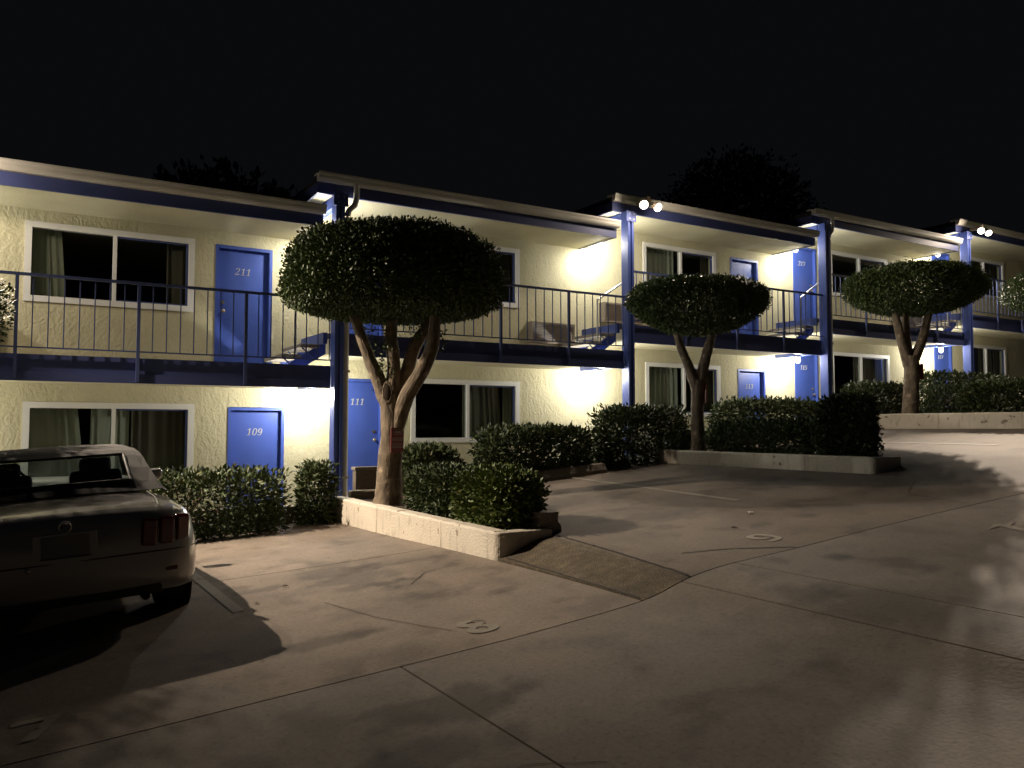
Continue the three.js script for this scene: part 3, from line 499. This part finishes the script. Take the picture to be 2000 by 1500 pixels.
function foliage(parent, name, kind, count, dims, o = {}) { // shell of leaves on a superellipsoid, centred on the parent's local o.c
  const [a, b, c] = dims, n = o.n ?? 3, cen = o.c ?? [0, 0, 0], s0 = o.seed ?? 1, lump = o.lump ?? 0.10, shag = o.shag ?? 0.06, inner = o.inner ?? 0.62, [geo, mat] = LEAF[kind];
  const shape = (x, y, z) => { // radius function with lumps; a flatter or tapered underside where asked for
    let bb = y < 0 ? b * (o.under ?? 1) : b; const ta = o.taper && y < 0 ? 1 - o.taper * Math.pow(-y / bb, 1.0) : 1;
    if (o.round) return Math.pow(Math.hypot(x / (a * ta), z / (c * ta)) ** n + Math.abs(y / bb) ** n, 1 / n);
    return Math.pow(Math.abs(x / (a * ta)) ** n + Math.abs(y / bb) ** n + Math.abs(z / (c * ta)) ** n, 1 / n);
  };
  const lumps = (x, y, z) => 1 + lump * (fbm(x * 1.9 + s0 * 7, y * 1.9, z * 1.9 + s0, 4) - 0.5) * 2;
  // twigs from the heart of the plant to its skin
  const tw = []; for (let i = 0; i < (o.twigs ?? 26); i++) { V.set(rr(-1, 1), rr(-0.6, 1), rr(-1, 1)).normalize(); let lo = 0, hi = 3 * Math.max(a, b, c); for (let q = 0; q < 16; q++) { const m = (lo + hi) / 2; if (shape(V.x * m, V.y * m, V.z * m) < 0.82) lo = m; else hi = m; } tw.push(rod([cen[0] + V.x * lo * 0.1, cen[1] - b * 0.3, cen[2] + V.z * lo * 0.1], [cen[0] + V.x * lo, cen[1] + V.y * lo, cen[2] + V.z * lo], o.twigR ?? 0.009, 5)); }
  add(parent, 'twigs', mergeGeometries(tw), M.bark);
  const im = new THREE.InstancedMesh(geo, mat, count); im.name = name; im.castShadow = im.receiveShadow = true; im.userData.kind = 'stuff';
  const e = 0.02; let k = 0, guard = 0;
  while (k < count && guard++ < count * 60) {
    const x = rr(-a, a) * 1.12, y = rr(-b * Math.max(1, o.under ?? 1), b) * 1.15, z = rr(-c, c) * 1.12;
    const f = shape(x, y, z) / lumps(x, y, z), lim = 1 + shag * (rnd() ** 3) * 2.2;
    if (f < inner || f > lim) continue; if (f < 0.93 && rnd() < 0.45) continue;
    V.set(shape(x + e, y, z) - shape(x - e, y, z), shape(x, y + e, z) - shape(x, y - e, z), shape(x, y, z + e) - shape(x, y, z - e)).normalize();
    V.x += rr(-1, 1) * 0.95; V.y += rr(-1, 1) * 0.95 + (o.lift ?? 0.1); V.z += rr(-1, 1) * 0.95; V.normalize();
    Q.setFromUnitVectors(UPZ, V); Q.multiply(new THREE.Quaternion().setFromAxisAngle(UPZ, rr(0, 6.28)));
    const sc = rr(0.7, 1.25); MX.compose(new THREE.Vector3(x + cen[0], y + cen[1], z + cen[2]), Q, new THREE.Vector3(sc, sc, sc)); im.setMatrixAt(k, MX);
    const t = rr(0.65, 1.3), yl = rnd() < 0.05 ? 1.5 : rr(0.9, 1.15); im.setColorAt(k, COL.setRGB(t * yl, t, t * 0.9)); k++;
  }
  im.count = k; parent.add(im); return im;
}
// camera-right in plan: limbs spread in the plane one sees
const RX = Math.cos(YAW), RZ = Math.sin(YAW);
function tree(lab, x, z, base, crownC, dims, limbs, trunk, o) {
  const T = thing('topiary_tree', lab, 'tree', [x, base, z], 'clipped parking lot trees');
  const P = ([u, y, w = 0]) => [u * RX + w * RZ, y, u * RZ - w * RX];
  add(T, 'trunk', limbG(trunk.p.map(P), trunk.r, 18, 36, 0.08, o.seed), M.bark);
  limbs.forEach((l, i) => add(T, 'limb', limbG(l.p.map(P), l.r, 14, 30, 0.10, o.seed + i * 3.1), M.bark));
  foliage(T, 'crown', 'ficus', o.count, dims, { round: true, c: [crownC[0] * RX, crownC[1], crownC[0] * RZ], ...o });
  return T;
}
const TR = [];
TR[0] = tree('clipped round tree cut off by the left edge of the picture', -1.42, 3.9, -1.60, [0, 2.80], [1.22, 0.43, 1.22], [{ p: [[0, 0.9], [-0.3, 1.6], [-0.6, 2.6]], r: [0.11, 0.08, 0.06] }, { p: [[0, 0.9], [0.25, 1.6], [0.5, 2.6]], r: [0.11, 0.08, 0.06] }], { p: [[0, -0.1], [0.02, 0.5], [0, 1.1]], r: [0.2, 0.14, 0.13] }, { seed: 3, count: 40000, n: 2.7, shag: 0.10, lump: 0.16 });
TR[1] = tree('largest clipped tree with broad flat crown and a red sign on its trunk', 4.35, 3.62, -1.05, [0.05, 2.83], [1.45, 0.90, 1.40],
  [{ p: [[-0.02, 1.35], [-0.13, 1.62], [-0.30, 2.02], [-0.52, 2.62]], r: [0.12, 0.10, 0.085, 0.065] },
   { p: [[0.03, 1.45], [0.04, 1.9, 0.05], [0.0, 2.3, 0.08], [0.03, 2.75, 0.1]], r: [0.11, 0.085, 0.085, 0.07] },
   { p: [[0.10, 1.38, 0.08], [0.22, 1.85, 0.12], [0.33, 2.2, 0.14], [0.62, 2.62, 0.2]], r: [0.11, 0.09, 0.09, 0.065] },
   { p: [[0.10, 1.05, -0.05], [0.22, 1.42, -0.1], [0.45, 1.82, -0.12], [0.58, 2.15, -0.1], [0.62, 2.75, -0.05]], r: [0.10, 0.105, 0.10, 0.09, 0.07] }],
  { p: [[-0.03, -0.12], [-0.01, 0.12], [0.0, 0.5], [0.03, 1.0], [0.0, 1.5]], r: [0.245, 0.185, 0.16, 0.16, 0.14] }, { seed: 1, count: 130000, n: 3.3, under: 0.30, taper: 0.10, lump: 0.07, shag: 0.035 });
TR[2] = tree('middle clipped tree with mushroom crown above a white kerb', 10.12, 3.52, -0.43, [0.0, 2.55], [1.2, 0.42, 1.16],
  [{ p: [[0, 1.05], [-0.16, 1.5], [-0.30, 1.85], [-0.42, 2.35]], r: [0.10, 0.085, 0.07, 0.055] }, { p: [[0.03, 1.1], [0.10, 1.5], [0.20, 1.85], [0.36, 2.35]], r: [0.105, 0.10, 0.08, 0.06] }],
  { p: [[0.0, -0.1], [0.0, 0.15], [-0.02, 0.6], [0.0, 1.25]], r: [0.17, 0.125, 0.11, 0.115] }, { seed: 2, count: 60000, n: 3.0, under: 1.15, taper: 0.42, lump: 0.06, shag: 0.035 });
TR[3] = tree('right clipped tree with three limbs and lumpy oval crown', 15.92, 3.71, 0.24, [0.13, 2.64], [1.36, 0.50, 1.34],
  [{ p: [[0.0, 1.05], [-0.14, 1.5], [-0.22, 1.9], [-0.3, 2.4]], r: [0.12, 0.09, 0.085, 0.06] }, { p: [[0.02, 1.1], [0.02, 1.5, 0.1], [0.0, 2.3, 0.15]], r: [0.10, 0.08, 0.06] }, { p: [[0.06, 1.1], [0.22, 1.45], [0.33, 1.75], [0.5, 2.4]], r: [0.11, 0.10, 0.085, 0.06] }],
  { p: [[0, -0.1], [0.0, 0.2], [0.04, 0.7], [0.06, 1.25]], r: [0.2, 0.16, 0.15, 0.15] }, { seed: 5, count: 62000, n: 2.4, under: 1.0, taper: 0.2, lump: 0.15, shag: 0.04 });
TR[4] = tree('clipped tree cut off by the right edge of the picture', 22.1, 3.8, 0.85, [0.1, 2.55], [1.3, 0.5, 1.3], [{ p: [[0, 1.05], [-0.3, 2.3]], r: [0.1, 0.06] }, { p: [[0, 1.05], [0.3, 2.3]], r: [0.1, 0.06] }], { p: [[0, -0.1], [0, 0.6], [0, 1.2]], r: [0.18, 0.13, 0.12] }, { seed: 6, count: 32000, n: 2.6, lump: 0.12 });
{ // pruning scar with a raised collar on the nearest tree
  const T = TR[1], dir = new THREE.Vector3(-0.28 * RX + 0.0 * RZ, 0.0, -0.28 * RZ + 0).add(new THREE.Vector3(-0.25, 0.05, 0.95)).normalize();
  const q = new THREE.Quaternion().setFromUnitVectors(new THREE.Vector3(0, 0, 1), dir);
  const g = new THREE.SphereGeometry(1, 20, 14); g.scale(0.052, 0.125, 0.02); const t = new THREE.TorusGeometry(1, 0.2, 8, 24); t.scale(0.056, 0.13, 0.055);
  for (const [geo, m, n] of [[g, M.scar, 'pruning_scar'], [t, M.bark, 'scar_collar']]) { geo.applyQuaternion(q); geo.translate(-0.055 * RX - 0.04, 1.52, -0.055 * RZ + 0.135); add(T, n, geo, m); }
  // small shoots hanging under the crown
  const im = new THREE.InstancedMesh(LEAF.ficus[0], LEAF.ficus[1], 520); im.name = 'shoots'; im.userData.kind = 'stuff'; im.castShadow = true;
  for (let i = 0; i < 520; i++) { const c = [[-0.2, 2.0], [-0.12, 1.72], [-0.35, 2.35], [0.28, 2.45], [0.62, 2.3], [-0.05, 2.3]][i % 6], u = c[0] + rr(-0.09, 0.12), y = c[1] + rr(-0.22, 0.22), w = rr(-0.1, 0.14); MX.compose(new THREE.Vector3(u * RX - w * RZ * 0 + 0.02, y, u * RZ + w), new THREE.Quaternion().setFromEuler(new THREE.Euler(rr(0, 6.3), rr(0, 6.3), rr(0, 6.3))), new THREE.Vector3(1, 1, 1)); im.setMatrixAt(i, MX); im.setColorAt(i, COL.setRGB(1, 1, 1)); }
  T.add(im);
}
// the tow-away notice on the trunks: red plate with pale rules and a boxed heading
function treeSign(lab, x, y, z, ry, w, h) {
  const Sg = thing('tree_sign', lab, 'sign', [x, y, z], 'red notices on the trees'); Sg.rotation.y = ry;
  box(Sg, 'plate', M.signRed, -w / 2, w / 2, 0, h, -0.004, 0.004, 0.0015);
  const bar = (n, a, b, c, d, m = M.signWhite) => box(Sg, n, m, a * w, b * w, c * h, d * h, 0.0042, 0.0052);
  const frame = [boxG(-0.3 * w, 0.34 * w, 0.915 * h, 0.94 * h, 0.0042, 0.0052), boxG(-0.3 * w, 0.34 * w, 0.735 * h, 0.755 * h, 0.0042, 0.0052), boxG(-0.3 * w, -0.275 * w, 0.755 * h, 0.915 * h, 0.0042, 0.0052), boxG(0.315 * w, 0.34 * w, 0.755 * h, 0.915 * h, 0.0042, 0.0052)];
  add(Sg, 'heading_box', mergeGeometries(frame), M.signWhite);
  bar('heading_mark', -0.2, 0.24, 0.80, 0.86);
  for (let i = 0; i < 7; i++) { const yy = 0.18 + i * 0.055 + (i > 3 ? 0.06 : 0); const segs = []; let q = -0.42; while (q < 0.36) { const l = rr(0.05, 0.16); segs.push(boxG(q * w, Math.min(0.42, q + l) * w, yy * h, (yy + 0.022) * h, 0.0042, 0.0052)); q += l + 0.03; } add(Sg, 'print_line', mergeGeometries(segs), M.signWhite); }
}
treeSign('red notice with pale print nailed to the largest tree trunk', 4.35 + 0.02 * RX + 0.01, -0.33, 3.62 + 0.19, 0.38, 0.235, 0.325);
treeSign('dim red notice on the trunk of the middle clipped tree', 10.12 + 0.07, 0.42, 3.52 + 0.12, 0.85, 0.23, 0.32);
treeSign('dark notice seen edge-on at the right of the third tree trunk', 15.92 + 0.15, 1.0, 3.71 + 0.10, 1.6, 0.22, 0.32);

function hedge(lab, x0, x1, y0, y1, z0, z1, count, kind = 'hedge', o = {}) {
  const H = thing(o.name ?? 'hedge', lab, o.cat ?? 'hedge', [(x0 + x1) / 2, y0, (z0 + z1) / 2], o.group ?? 'clipped hedges');
  const h = y1 - y0; foliage(H, 'foliage', kind, count, [(x1 - x0) / 2, h / 2, (z1 - z0) / 2], { c: [0, h / 2, 0], n: 4.6, lump: 0.11, shag: 0.07, inner: 0.5, lift: 0.25, seed: x0 * 1.7 + z0, ...o });
  const st = []; for (let i = 0; i < 5; i++) { const x = lerp(x0, x1, (i + 0.5) / 5) - (x0 + x1) / 2; st.push(rod([x, -0.06, 0], [x + rr(-0.05, 0.05), h * 0.5, rr(-0.05, 0.05)], 0.014, 6)); } add(H, 'stems', mergeGeometries(st), M.bark);
}
hedge('loose leafy hedge between the parked car and door 109', 0.75, 3.08, -1.50, -0.63, 2.2, 2.95, 9500, 'hedge', { shag: 0.13 });
hedge('small upright shrub under the downspout at the first blue post', 3.50, 3.96, -1.40, -0.56, 2.2, 2.62, 2600, 'hedge', { name: 'shrub', cat: 'shrub', shag: 0.16, n: 3 });
hedge('dark rounded bush just right of the largest tree trunk', 4.24, 4.92, -1.08, -0.50, 4.2, 5.65, 12000, 'dark', { name: 'bush', cat: 'bush', n: 3.2 });
hedge('bright green clipped bush at the near end of the long white kerb', 4.2, 4.78, -1.08, -0.47, 5.75, 6.85, 14000, 'bright', { name: 'bush', cat: 'bush', n: 3.6, lump: 0.16, shag: 0.09 });
hedge('dark hedge below the window, between the big trunk and the wheel stop hedge', 4.98, 5.88, -1.06, -0.30, 2.25, 2.95, 5500, 'hedge', { n: 3 });
hedge('square hedge behind the wheel stop under the lower window', 6.38, 8.36, -0.98, -0.02, 2.2, 2.95, 12000);
hedge('taller leaning hedge left of the middle tree trunk', 8.78, 10.6, -0.85, 0.30, 2.2, 2.85, 12000, 'hedge', { shag: 0.12 });
hedge('low dark hedge on the white kerb right of the middle trunk', 9.98, 10.42, -0.45, 0.08, 3.85, 6.05, 9500, 'dark');
hedge('hedge under the middle lower windows behind the low kerb hedge', 11.6, 14.75, -0.42, 0.52, 2.2, 2.9, 12000);
hedge('tall square hedge at the near end of the second white kerb', 9.92, 10.28, -0.45, 0.40, 6.15, 6.9, 11000, 'dark', { shag: 0.12 });
hedge('hedge left of the third tree trunk against the walkway', 15.7, 17.4, 0.02, 0.96, 2.2, 2.9, 6000);
hedge('hedge behind the third tree under the right lower window', 17.9, 22.0, 0.2, 1.28, 2.2, 2.9, 9000);
hedge('small dark hedge touching the third tree trunk on the white kerb', 15.92, 16.6, 0.22, 0.84, 3.98, 4.75, 3600, 'dark');
hedge('long reddish-lit hedge along the white kerb at the right edge', 15.9, 16.75, 0.22, 0.86, 4.75, 7.0, 9500, 'hedge');
// dark trees behind the motel
for (const [x, z, h, r, lab] of [[-1, -13, 9.0, 3.2, 'dark tree behind the roof at the left edge'], [5.5, -14, 9.7, 3.4, 'dark tree behind the roof left of the first roof step'], [12.5, -14, 9.2, 2.2, 'dark tree behind the first roof step'], [35, -19, 13.8, 4.2, 'tall dark tree behind the middle roof']]) {
  const T = thing('background_tree', lab, 'tree', [x, G(clamp(x, -40, 60), 3) - 1, z], 'dark trees behind the motel');
  add(T, 'trunk', limbG([[0, 0, 0], [0.2, h * 0.4, 0], [0, h * 0.8, 0]], [0.35, 0.28, 0.12]), M.bark);
  foliage(T, 'crown', 'far', 15000, [r, h * 0.36, r], { c: [0, h * 0.68, 0], n: 2.1, lump: 0.4, shag: 0.03, inner: 0.5, seed: x, twigR: 0.05 });
}
// fallen leaves and a scrap
{
  const lm = std(0.10, 0.07, 0.035, 0.9), im = leafG(0.075, 0.04, 0.014);
  for (const [x, z, lab] of [[4.55, 7.9, 'brown dead leaf lying on the rough ramp'], [1.75, 7.05, 'brown dead leaf on the concrete by the car shadow'], [2.15, 6.55, 'dark dead leaf on the lit concrete beside the parked car'], [5.9, 8.3, 'dead leaf on the pavement above the stall number 9'], [7.2, 10.6, 'dead leaf on the driveway slab']]) { const m = add(scene, 'fallen_leaf', im, lm); m.position.set(x, G(x, z) + 0.008, z); m.rotation.y = rr(0, 6); tag(m, lab, 'leaf', 'fallen leaves'); }
  const g = new THREE.PlaneGeometry(0.07, 0.05, 3, 3), p = g.attributes.position; for (let i = 0; i < p.count; i++) p.setZ(i, 0.018 * rnd()); g.rotateX(-Math.PI / 2); g.computeVertexNormals();
  const s = add(scene, 'paper_scrap', g, M.white); s.position.set(6.6, G(6.6, 7.9) + 0.008, 7.9); tag(s, 'tiny pale paper scrap on the dark parking stall', 'litter');
}

// ------------------------------------------------------------------ the parked car (rear towards the viewer)
{
  const C = thing('parked_car', 'dark silver two-door car with soft top parked nose-in at the left', 'car', [0.37, 0, 5.10]);
  C.position.y = (G(-0.5, 6.4) + G(1.06, 6.4)) / 2; C.rotation.z = 0.062;
  const paint = new THREE.MeshPhysicalMaterial({ roughness: 0.28, metalness: 0.55, clearcoat: 1, clearcoatRoughness: 0.08 }); paint.color.setRGB(0.30, 0.295, 0.285);
  const soft = std(0.030, 0.028, 0.026, 0.85), black = std(0.018, 0.018, 0.018, 0.6), tyreM = std(0.015, 0.015, 0.015, 0.85), rim = std(0.5, 0.5, 0.5, 0.3, { metalness: 0.9 });
  const red = new THREE.MeshPhysicalMaterial({ roughness: 0.15, clearcoat: 1 }); red.color.setRGB(0.11, 0.008, 0.008);
  const carGlass = new THREE.MeshPhysicalMaterial({ roughness: 0.02, transmission: 1, thickness: 0, ior: 1.5 }); carGlass.color.setRGB(0.62, 0.68, 0.66);
  function loft(stations, cap) { // stations: {z, ring: [[x, y] ...] right half from top centre to bottom centre}
    const pos = [], idx = []; const nR = stations[0].ring.length, full = 2 * nR - 2;
    for (const s of stations) { const r = s.ring.concat(s.ring.slice(1, -1).reverse().map(([x, y]) => [-x, y])); for (const [x, y] of r) pos.push(x, y, s.z); }
    for (let i = 0; i < stations.length - 1; i++) for (let j = 0; j < full; j++) { const a = i * full + j, b = i * full + (j + 1) % full, c = a + full, d = b + full; idx.push(a, c, b, b, c, d); }
    if (cap) { for (const [i, f] of [[0, 1], [stations.length - 1, -1]]) { const s = stations[i], c = pos.length / 3; pos.push(0, 0.6, s.z + f * 0.02); for (let j = 0; j < full; j++) { const a = i * full + j, b = i * full + (j + 1) % full; f > 0 ? idx.push(c, a, b) : idx.push(c, b, a); } } }
    const g = new THREE.BufferGeometry(); g.setAttribute('position', new THREE.Float32BufferAttribute(pos, 3)); g.setIndex(idx); g.computeVertexNormals(); return metreUV(g);
  }
  const ring = (w, top, bot, sh = 0.82) => [[0, top], [w * 0.35, top - 0.004], [w * 0.66, top - 0.016], [w * 0.82, top - 0.042], [w * 0.91, top - 0.085], [w * 0.965, Math.min(sh, top - 0.15)], [w, 0.64], [w, 0.5], [w * 0.985, bot + 0.10], [w * 0.95, bot + 0.02], [w * 0.85, bot], [w * 0.4, bot - 0.01], [0, bot - 0.01]];
  const ST = [[2.325, 0.66, 0.84, 0.38], [2.31, 0.755, 0.885, 0.345], [2.275, 0.82, 0.915, 0.315], [2.21, 0.866, 0.938, 0.295], [2.12, 0.896, 0.950, 0.28], [2.0, 0.918, 0.958, 0.26], [1.6, 0.93, 0.965, 0.24], [1.1, 0.932, 0.962, 0.22], [0.4, 0.93, 0.945, 0.2], [-0.4, 0.928, 0.94, 0.2], [-1.1, 0.925, 0.935, 0.2], [-1.5, 0.915, 0.90, 0.2], [-1.95, 0.89, 0.84, 0.22], [-2.15, 0.84, 0.78, 0.24], [-2.24, 0.74, 0.70, 0.28]];
  add(C, 'body', loft(ST.map(([z, w, t, b]) => ({ z, ring: ring(w, t, b, Math.min(0.80, t - 0.1)) })), true), paint);
  // soft top: a shell with real openings for the glass
  const SS = [[1.16, 0.875, 0.972, 0.80], [1.02, 0.865, 1.055, 0.78], [0.80, 0.85, 1.165, 0.755], [0.56, 0.835, 1.265, 0.735], [0.42, 0.83, 1.305, 0.725], [0.1, 0.82, 1.34, 0.715], [-0.3, 0.82, 1.348, 0.71], [-0.62, 0.82, 1.325, 0.70], [-0.78, 0.825, 1.24, 0.72], [-1.25, 0.85, 0.955, 0.80]];
  const prof = ([z, wb, yt, wt]) => { const yb = 0.93, q = [[wb, Math.min(yb, yt - 0.03)], [lerp(wb, wt, 0.3), lerp(yb, yt, 0.28)], [lerp(wb, wt, 0.75), lerp(yb, yt, 0.72)], [wt, lerp(yb, yt, 0.9)], [wt - 0.06, yt - 0.018 * (yt > 1 ? 1 : 0.4)], [0.56, yt - 0.004], [0.3, yt + 0.004], [0, yt + 0.008]]; return q.concat(q.slice(0, -1).reverse().map(([x, y]) => [-x, y])).map(([x, y]) => [x, y, z]); };
  const rings = SS.map(prof), NR = rings[0].length, part = { soft: [], rear: [], front: [], side: [] };
  for (let i = 0; i < rings.length - 1; i++) for (let j = 0; j < NR - 1; j++) {
    const q = [rings[i][j], rings[i + 1][j], rings[i][j + 1], rings[i][j + 1], rings[i + 1][j], rings[i + 1][j + 1]];
    const mid = j >= 5 && j <= 8, k = mid && i >= 1 && i <= 2 ? 'rear' : (j >= 4 && j <= 9) && i === 8 ? 'front' : (j === 1 || j === NR - 3) && i >= 4 && i <= 7 ? 'side' : 'soft'; part[k].push(...q.flat());
  }
  const mk = a => { const g = new THREE.BufferGeometry(); g.setAttribute('position', new THREE.Float32BufferAttribute(a, 3)); g.computeVertexNormals(); return metreUV(g); };
  const top = add(C, 'soft_top', mk(part.soft), soft); add(C, 'rear_window', mk(part.rear), carGlass); add(C, 'windscreen', mk(part.front), carGlass); add(C, 'side_windows', mk(part.side), carGlass);
  const bead = []; for (const [a, b] of [[[0.575, 1.05, 1.03], [0.57, 1.265, 0.57]], [[-0.575, 1.05, 1.03], [-0.57, 1.265, 0.57]], [[-0.57, 1.268, 0.565], [0.57, 1.268, 0.565]], [[-0.575, 1.056, 1.03], [0.575, 1.056, 1.03]]]) bead.push(rod(a, b, 0.013)); add(top, 'window_seal', mergeGeometries(bead), black);
  box(C, 'parcel_shelf', black, -0.80, 0.80, 0.955, 0.972, -1.2, 1.08);
  for (const [x, z] of [[0.38, -0.02], [-0.38, -0.02]]) { const s = add(C, 'front_seat', new RoundedBoxGeometry(0.46, 0.16, 0.14, 3, 0.05).translate(x, 1.03, z), black); add(s, 'headrest', new RoundedBoxGeometry(0.28, 0.15, 0.11, 3, 0.05).translate(x, 1.155, z - 0.02), black); }
  box(C, 'rear_seat', black, -0.62, 0.62, 0.97, 1.035, 0.62, 0.78, 0.03);
  add(C, 'steering_wheel', new THREE.TorusGeometry(0.17, 0.014, 8, 24).rotateX(-0.4).translate(-0.36, 1.0, -0.62), black);
  box(C, 'mirror', black, -0.11, 0.11, 1.22, 1.27, -0.72, -0.69, 0.012);
  // rear: boot lid seam, bumper line, plate, lamps, exhausts
  const seam = pts => { const c = new THREE.CatmullRomCurve3(pts.map(p => new THREE.Vector3(...p)), false, 'catmullrom', 0.1); return new THREE.TubeGeometry(c, 40, 0.005, 5); };
  add(C, 'boot_seam', mergeGeometries([seam([[-0.62, 0.93, 2.262], [-0.64, 0.962, 2.0], [-0.66, 0.968, 1.35]]), seam([[0.62, 0.93, 2.262], [0.64, 0.962, 2.0], [0.66, 0.968, 1.35]])]), black);
  add(C, 'bumper_seam', seam([[-0.925, 0.60, 2.02], [-0.87, 0.60, 2.21], [-0.76, 0.60, 2.313], [-0.6, 0.60, 2.33], [-0.3, 0.60, 2.338], [0.3, 0.60, 2.338], [0.6, 0.60, 2.33], [0.76, 0.60, 2.313], [0.87, 0.60, 2.21], [0.925, 0.60, 2.02]]), black);
  
  const Lp = new THREE.Group(); Lp.name = 'licence_plate'; C.add(Lp); box(Lp, 'plate_recess', paint, -0.20, 0.20, 0.625, 0.805, 2.326, 2.338, 0.004); box(Lp, 'plate', std(0.20, 0.20, 0.19, 0.6), -0.15, 0.15, 0.64, 0.79, 2.339, 2.344, 0.002); box(Lp, 'plate_frame', black, -0.158, 0.158, 0.632, 0.6395, 2.339, 2.349);
  for (const s of [-1, 1]) {
    const T = new THREE.Group(); T.name = 'tail_light'; C.add(T);
    for (const [x, z, ry, w] of [[0.545, 2.322, 0.04, 0.115], [0.664, 2.308, 0.18, 0.115], [0.775, 2.268, 0.55, 0.125]]) { const m = add(T, 'lens', new RoundedBoxGeometry(w, 0.205, 0.05, 4, 0.024), red); m.position.set(s * x, 0.745, z); m.rotation.y = s * ry; m.rotation.z = -s * 0.10; }
    const e = add(C, 'exhaust', new THREE.CylinderGeometry(0.032, 0.032, 0.22, 14, 1, true).rotateX(Math.PI / 2).translate(s * 0.5, 0.285, 2.22), rim);
    for (const z of [1.32, -1.38]) {
      const Wm = new THREE.Group(); Wm.name = 'wheel'; C.add(Wm); Wm.position.set(s * 0.80, 0.32, z);
      add(Wm, 'tyre', new THREE.LatheGeometry([[0.2, -0.11], [0.29, -0.118], [0.325, -0.09], [0.33, 0], [0.325, 0.09], [0.29, 0.118], [0.2, 0.11]].map(p => new THREE.Vector2(...p)), 36).rotateZ(Math.PI / 2), tyreM);
      const r = [new THREE.CylinderGeometry(0.205, 0.205, 0.20, 28, 1, true).rotateZ(Math.PI / 2), new THREE.CylinderGeometry(0.05, 0.05, 0.18, 16).rotateZ(Math.PI / 2)]; for (let i = 0; i < 5; i++) { const q = new THREE.BoxGeometry(0.03, 0.17, 0.05); q.translate(s * 0.085, 0.11, 0); q.rotateX(i * Math.PI * 0.4); r.push(q); } add(Wm, 'rim', mergeGeometries(r.map(q => { q.deleteAttribute('uv'); return q; })), rim);
      const well = new THREE.CylinderGeometry(0.385, 0.385, 0.012, 32, 1, false).rotateZ(Math.PI / 2); add(Wm, 'wheel_arch', well, black).position.set(s * 0.124, 0.03, 0);
    }
    const mg = add(C, 'door_mirror', new RoundedBoxGeometry(0.2, 0.12, 0.1, 3, 0.04), paint); mg.position.set(s * 0.98, 0.98, -0.75);
  }
  box(C, 'valance', black, -0.62, 0.62, 0.29, 0.40, 2.27, 2.318, 0.02);
  for (const s of [-1, 1]) box(C, 'reflector', red, s * 0.66 - 0.07, s * 0.66 + 0.07, 0.445, 0.475, 2.29, 2.325, 0.006);
  add(C, 'badge', new THREE.TorusGeometry(0.038, 0.006, 8, 24).translate(0, 0.845, 2.335), M.metal);
  add(C, 'fuel_door', new THREE.CylinderGeometry(0.08, 0.08, 0.006, 24).rotateZ(Math.PI / 2).translate(0.928, 0.74, 1.55), paint);
  const bd = new THREE.SphereGeometry(0.022, 10, 8); add(C, 'boot_lock', bd.translate(-0.235, 0.575, 2.33), M.metal);
}
renderer.render(scene, camera);
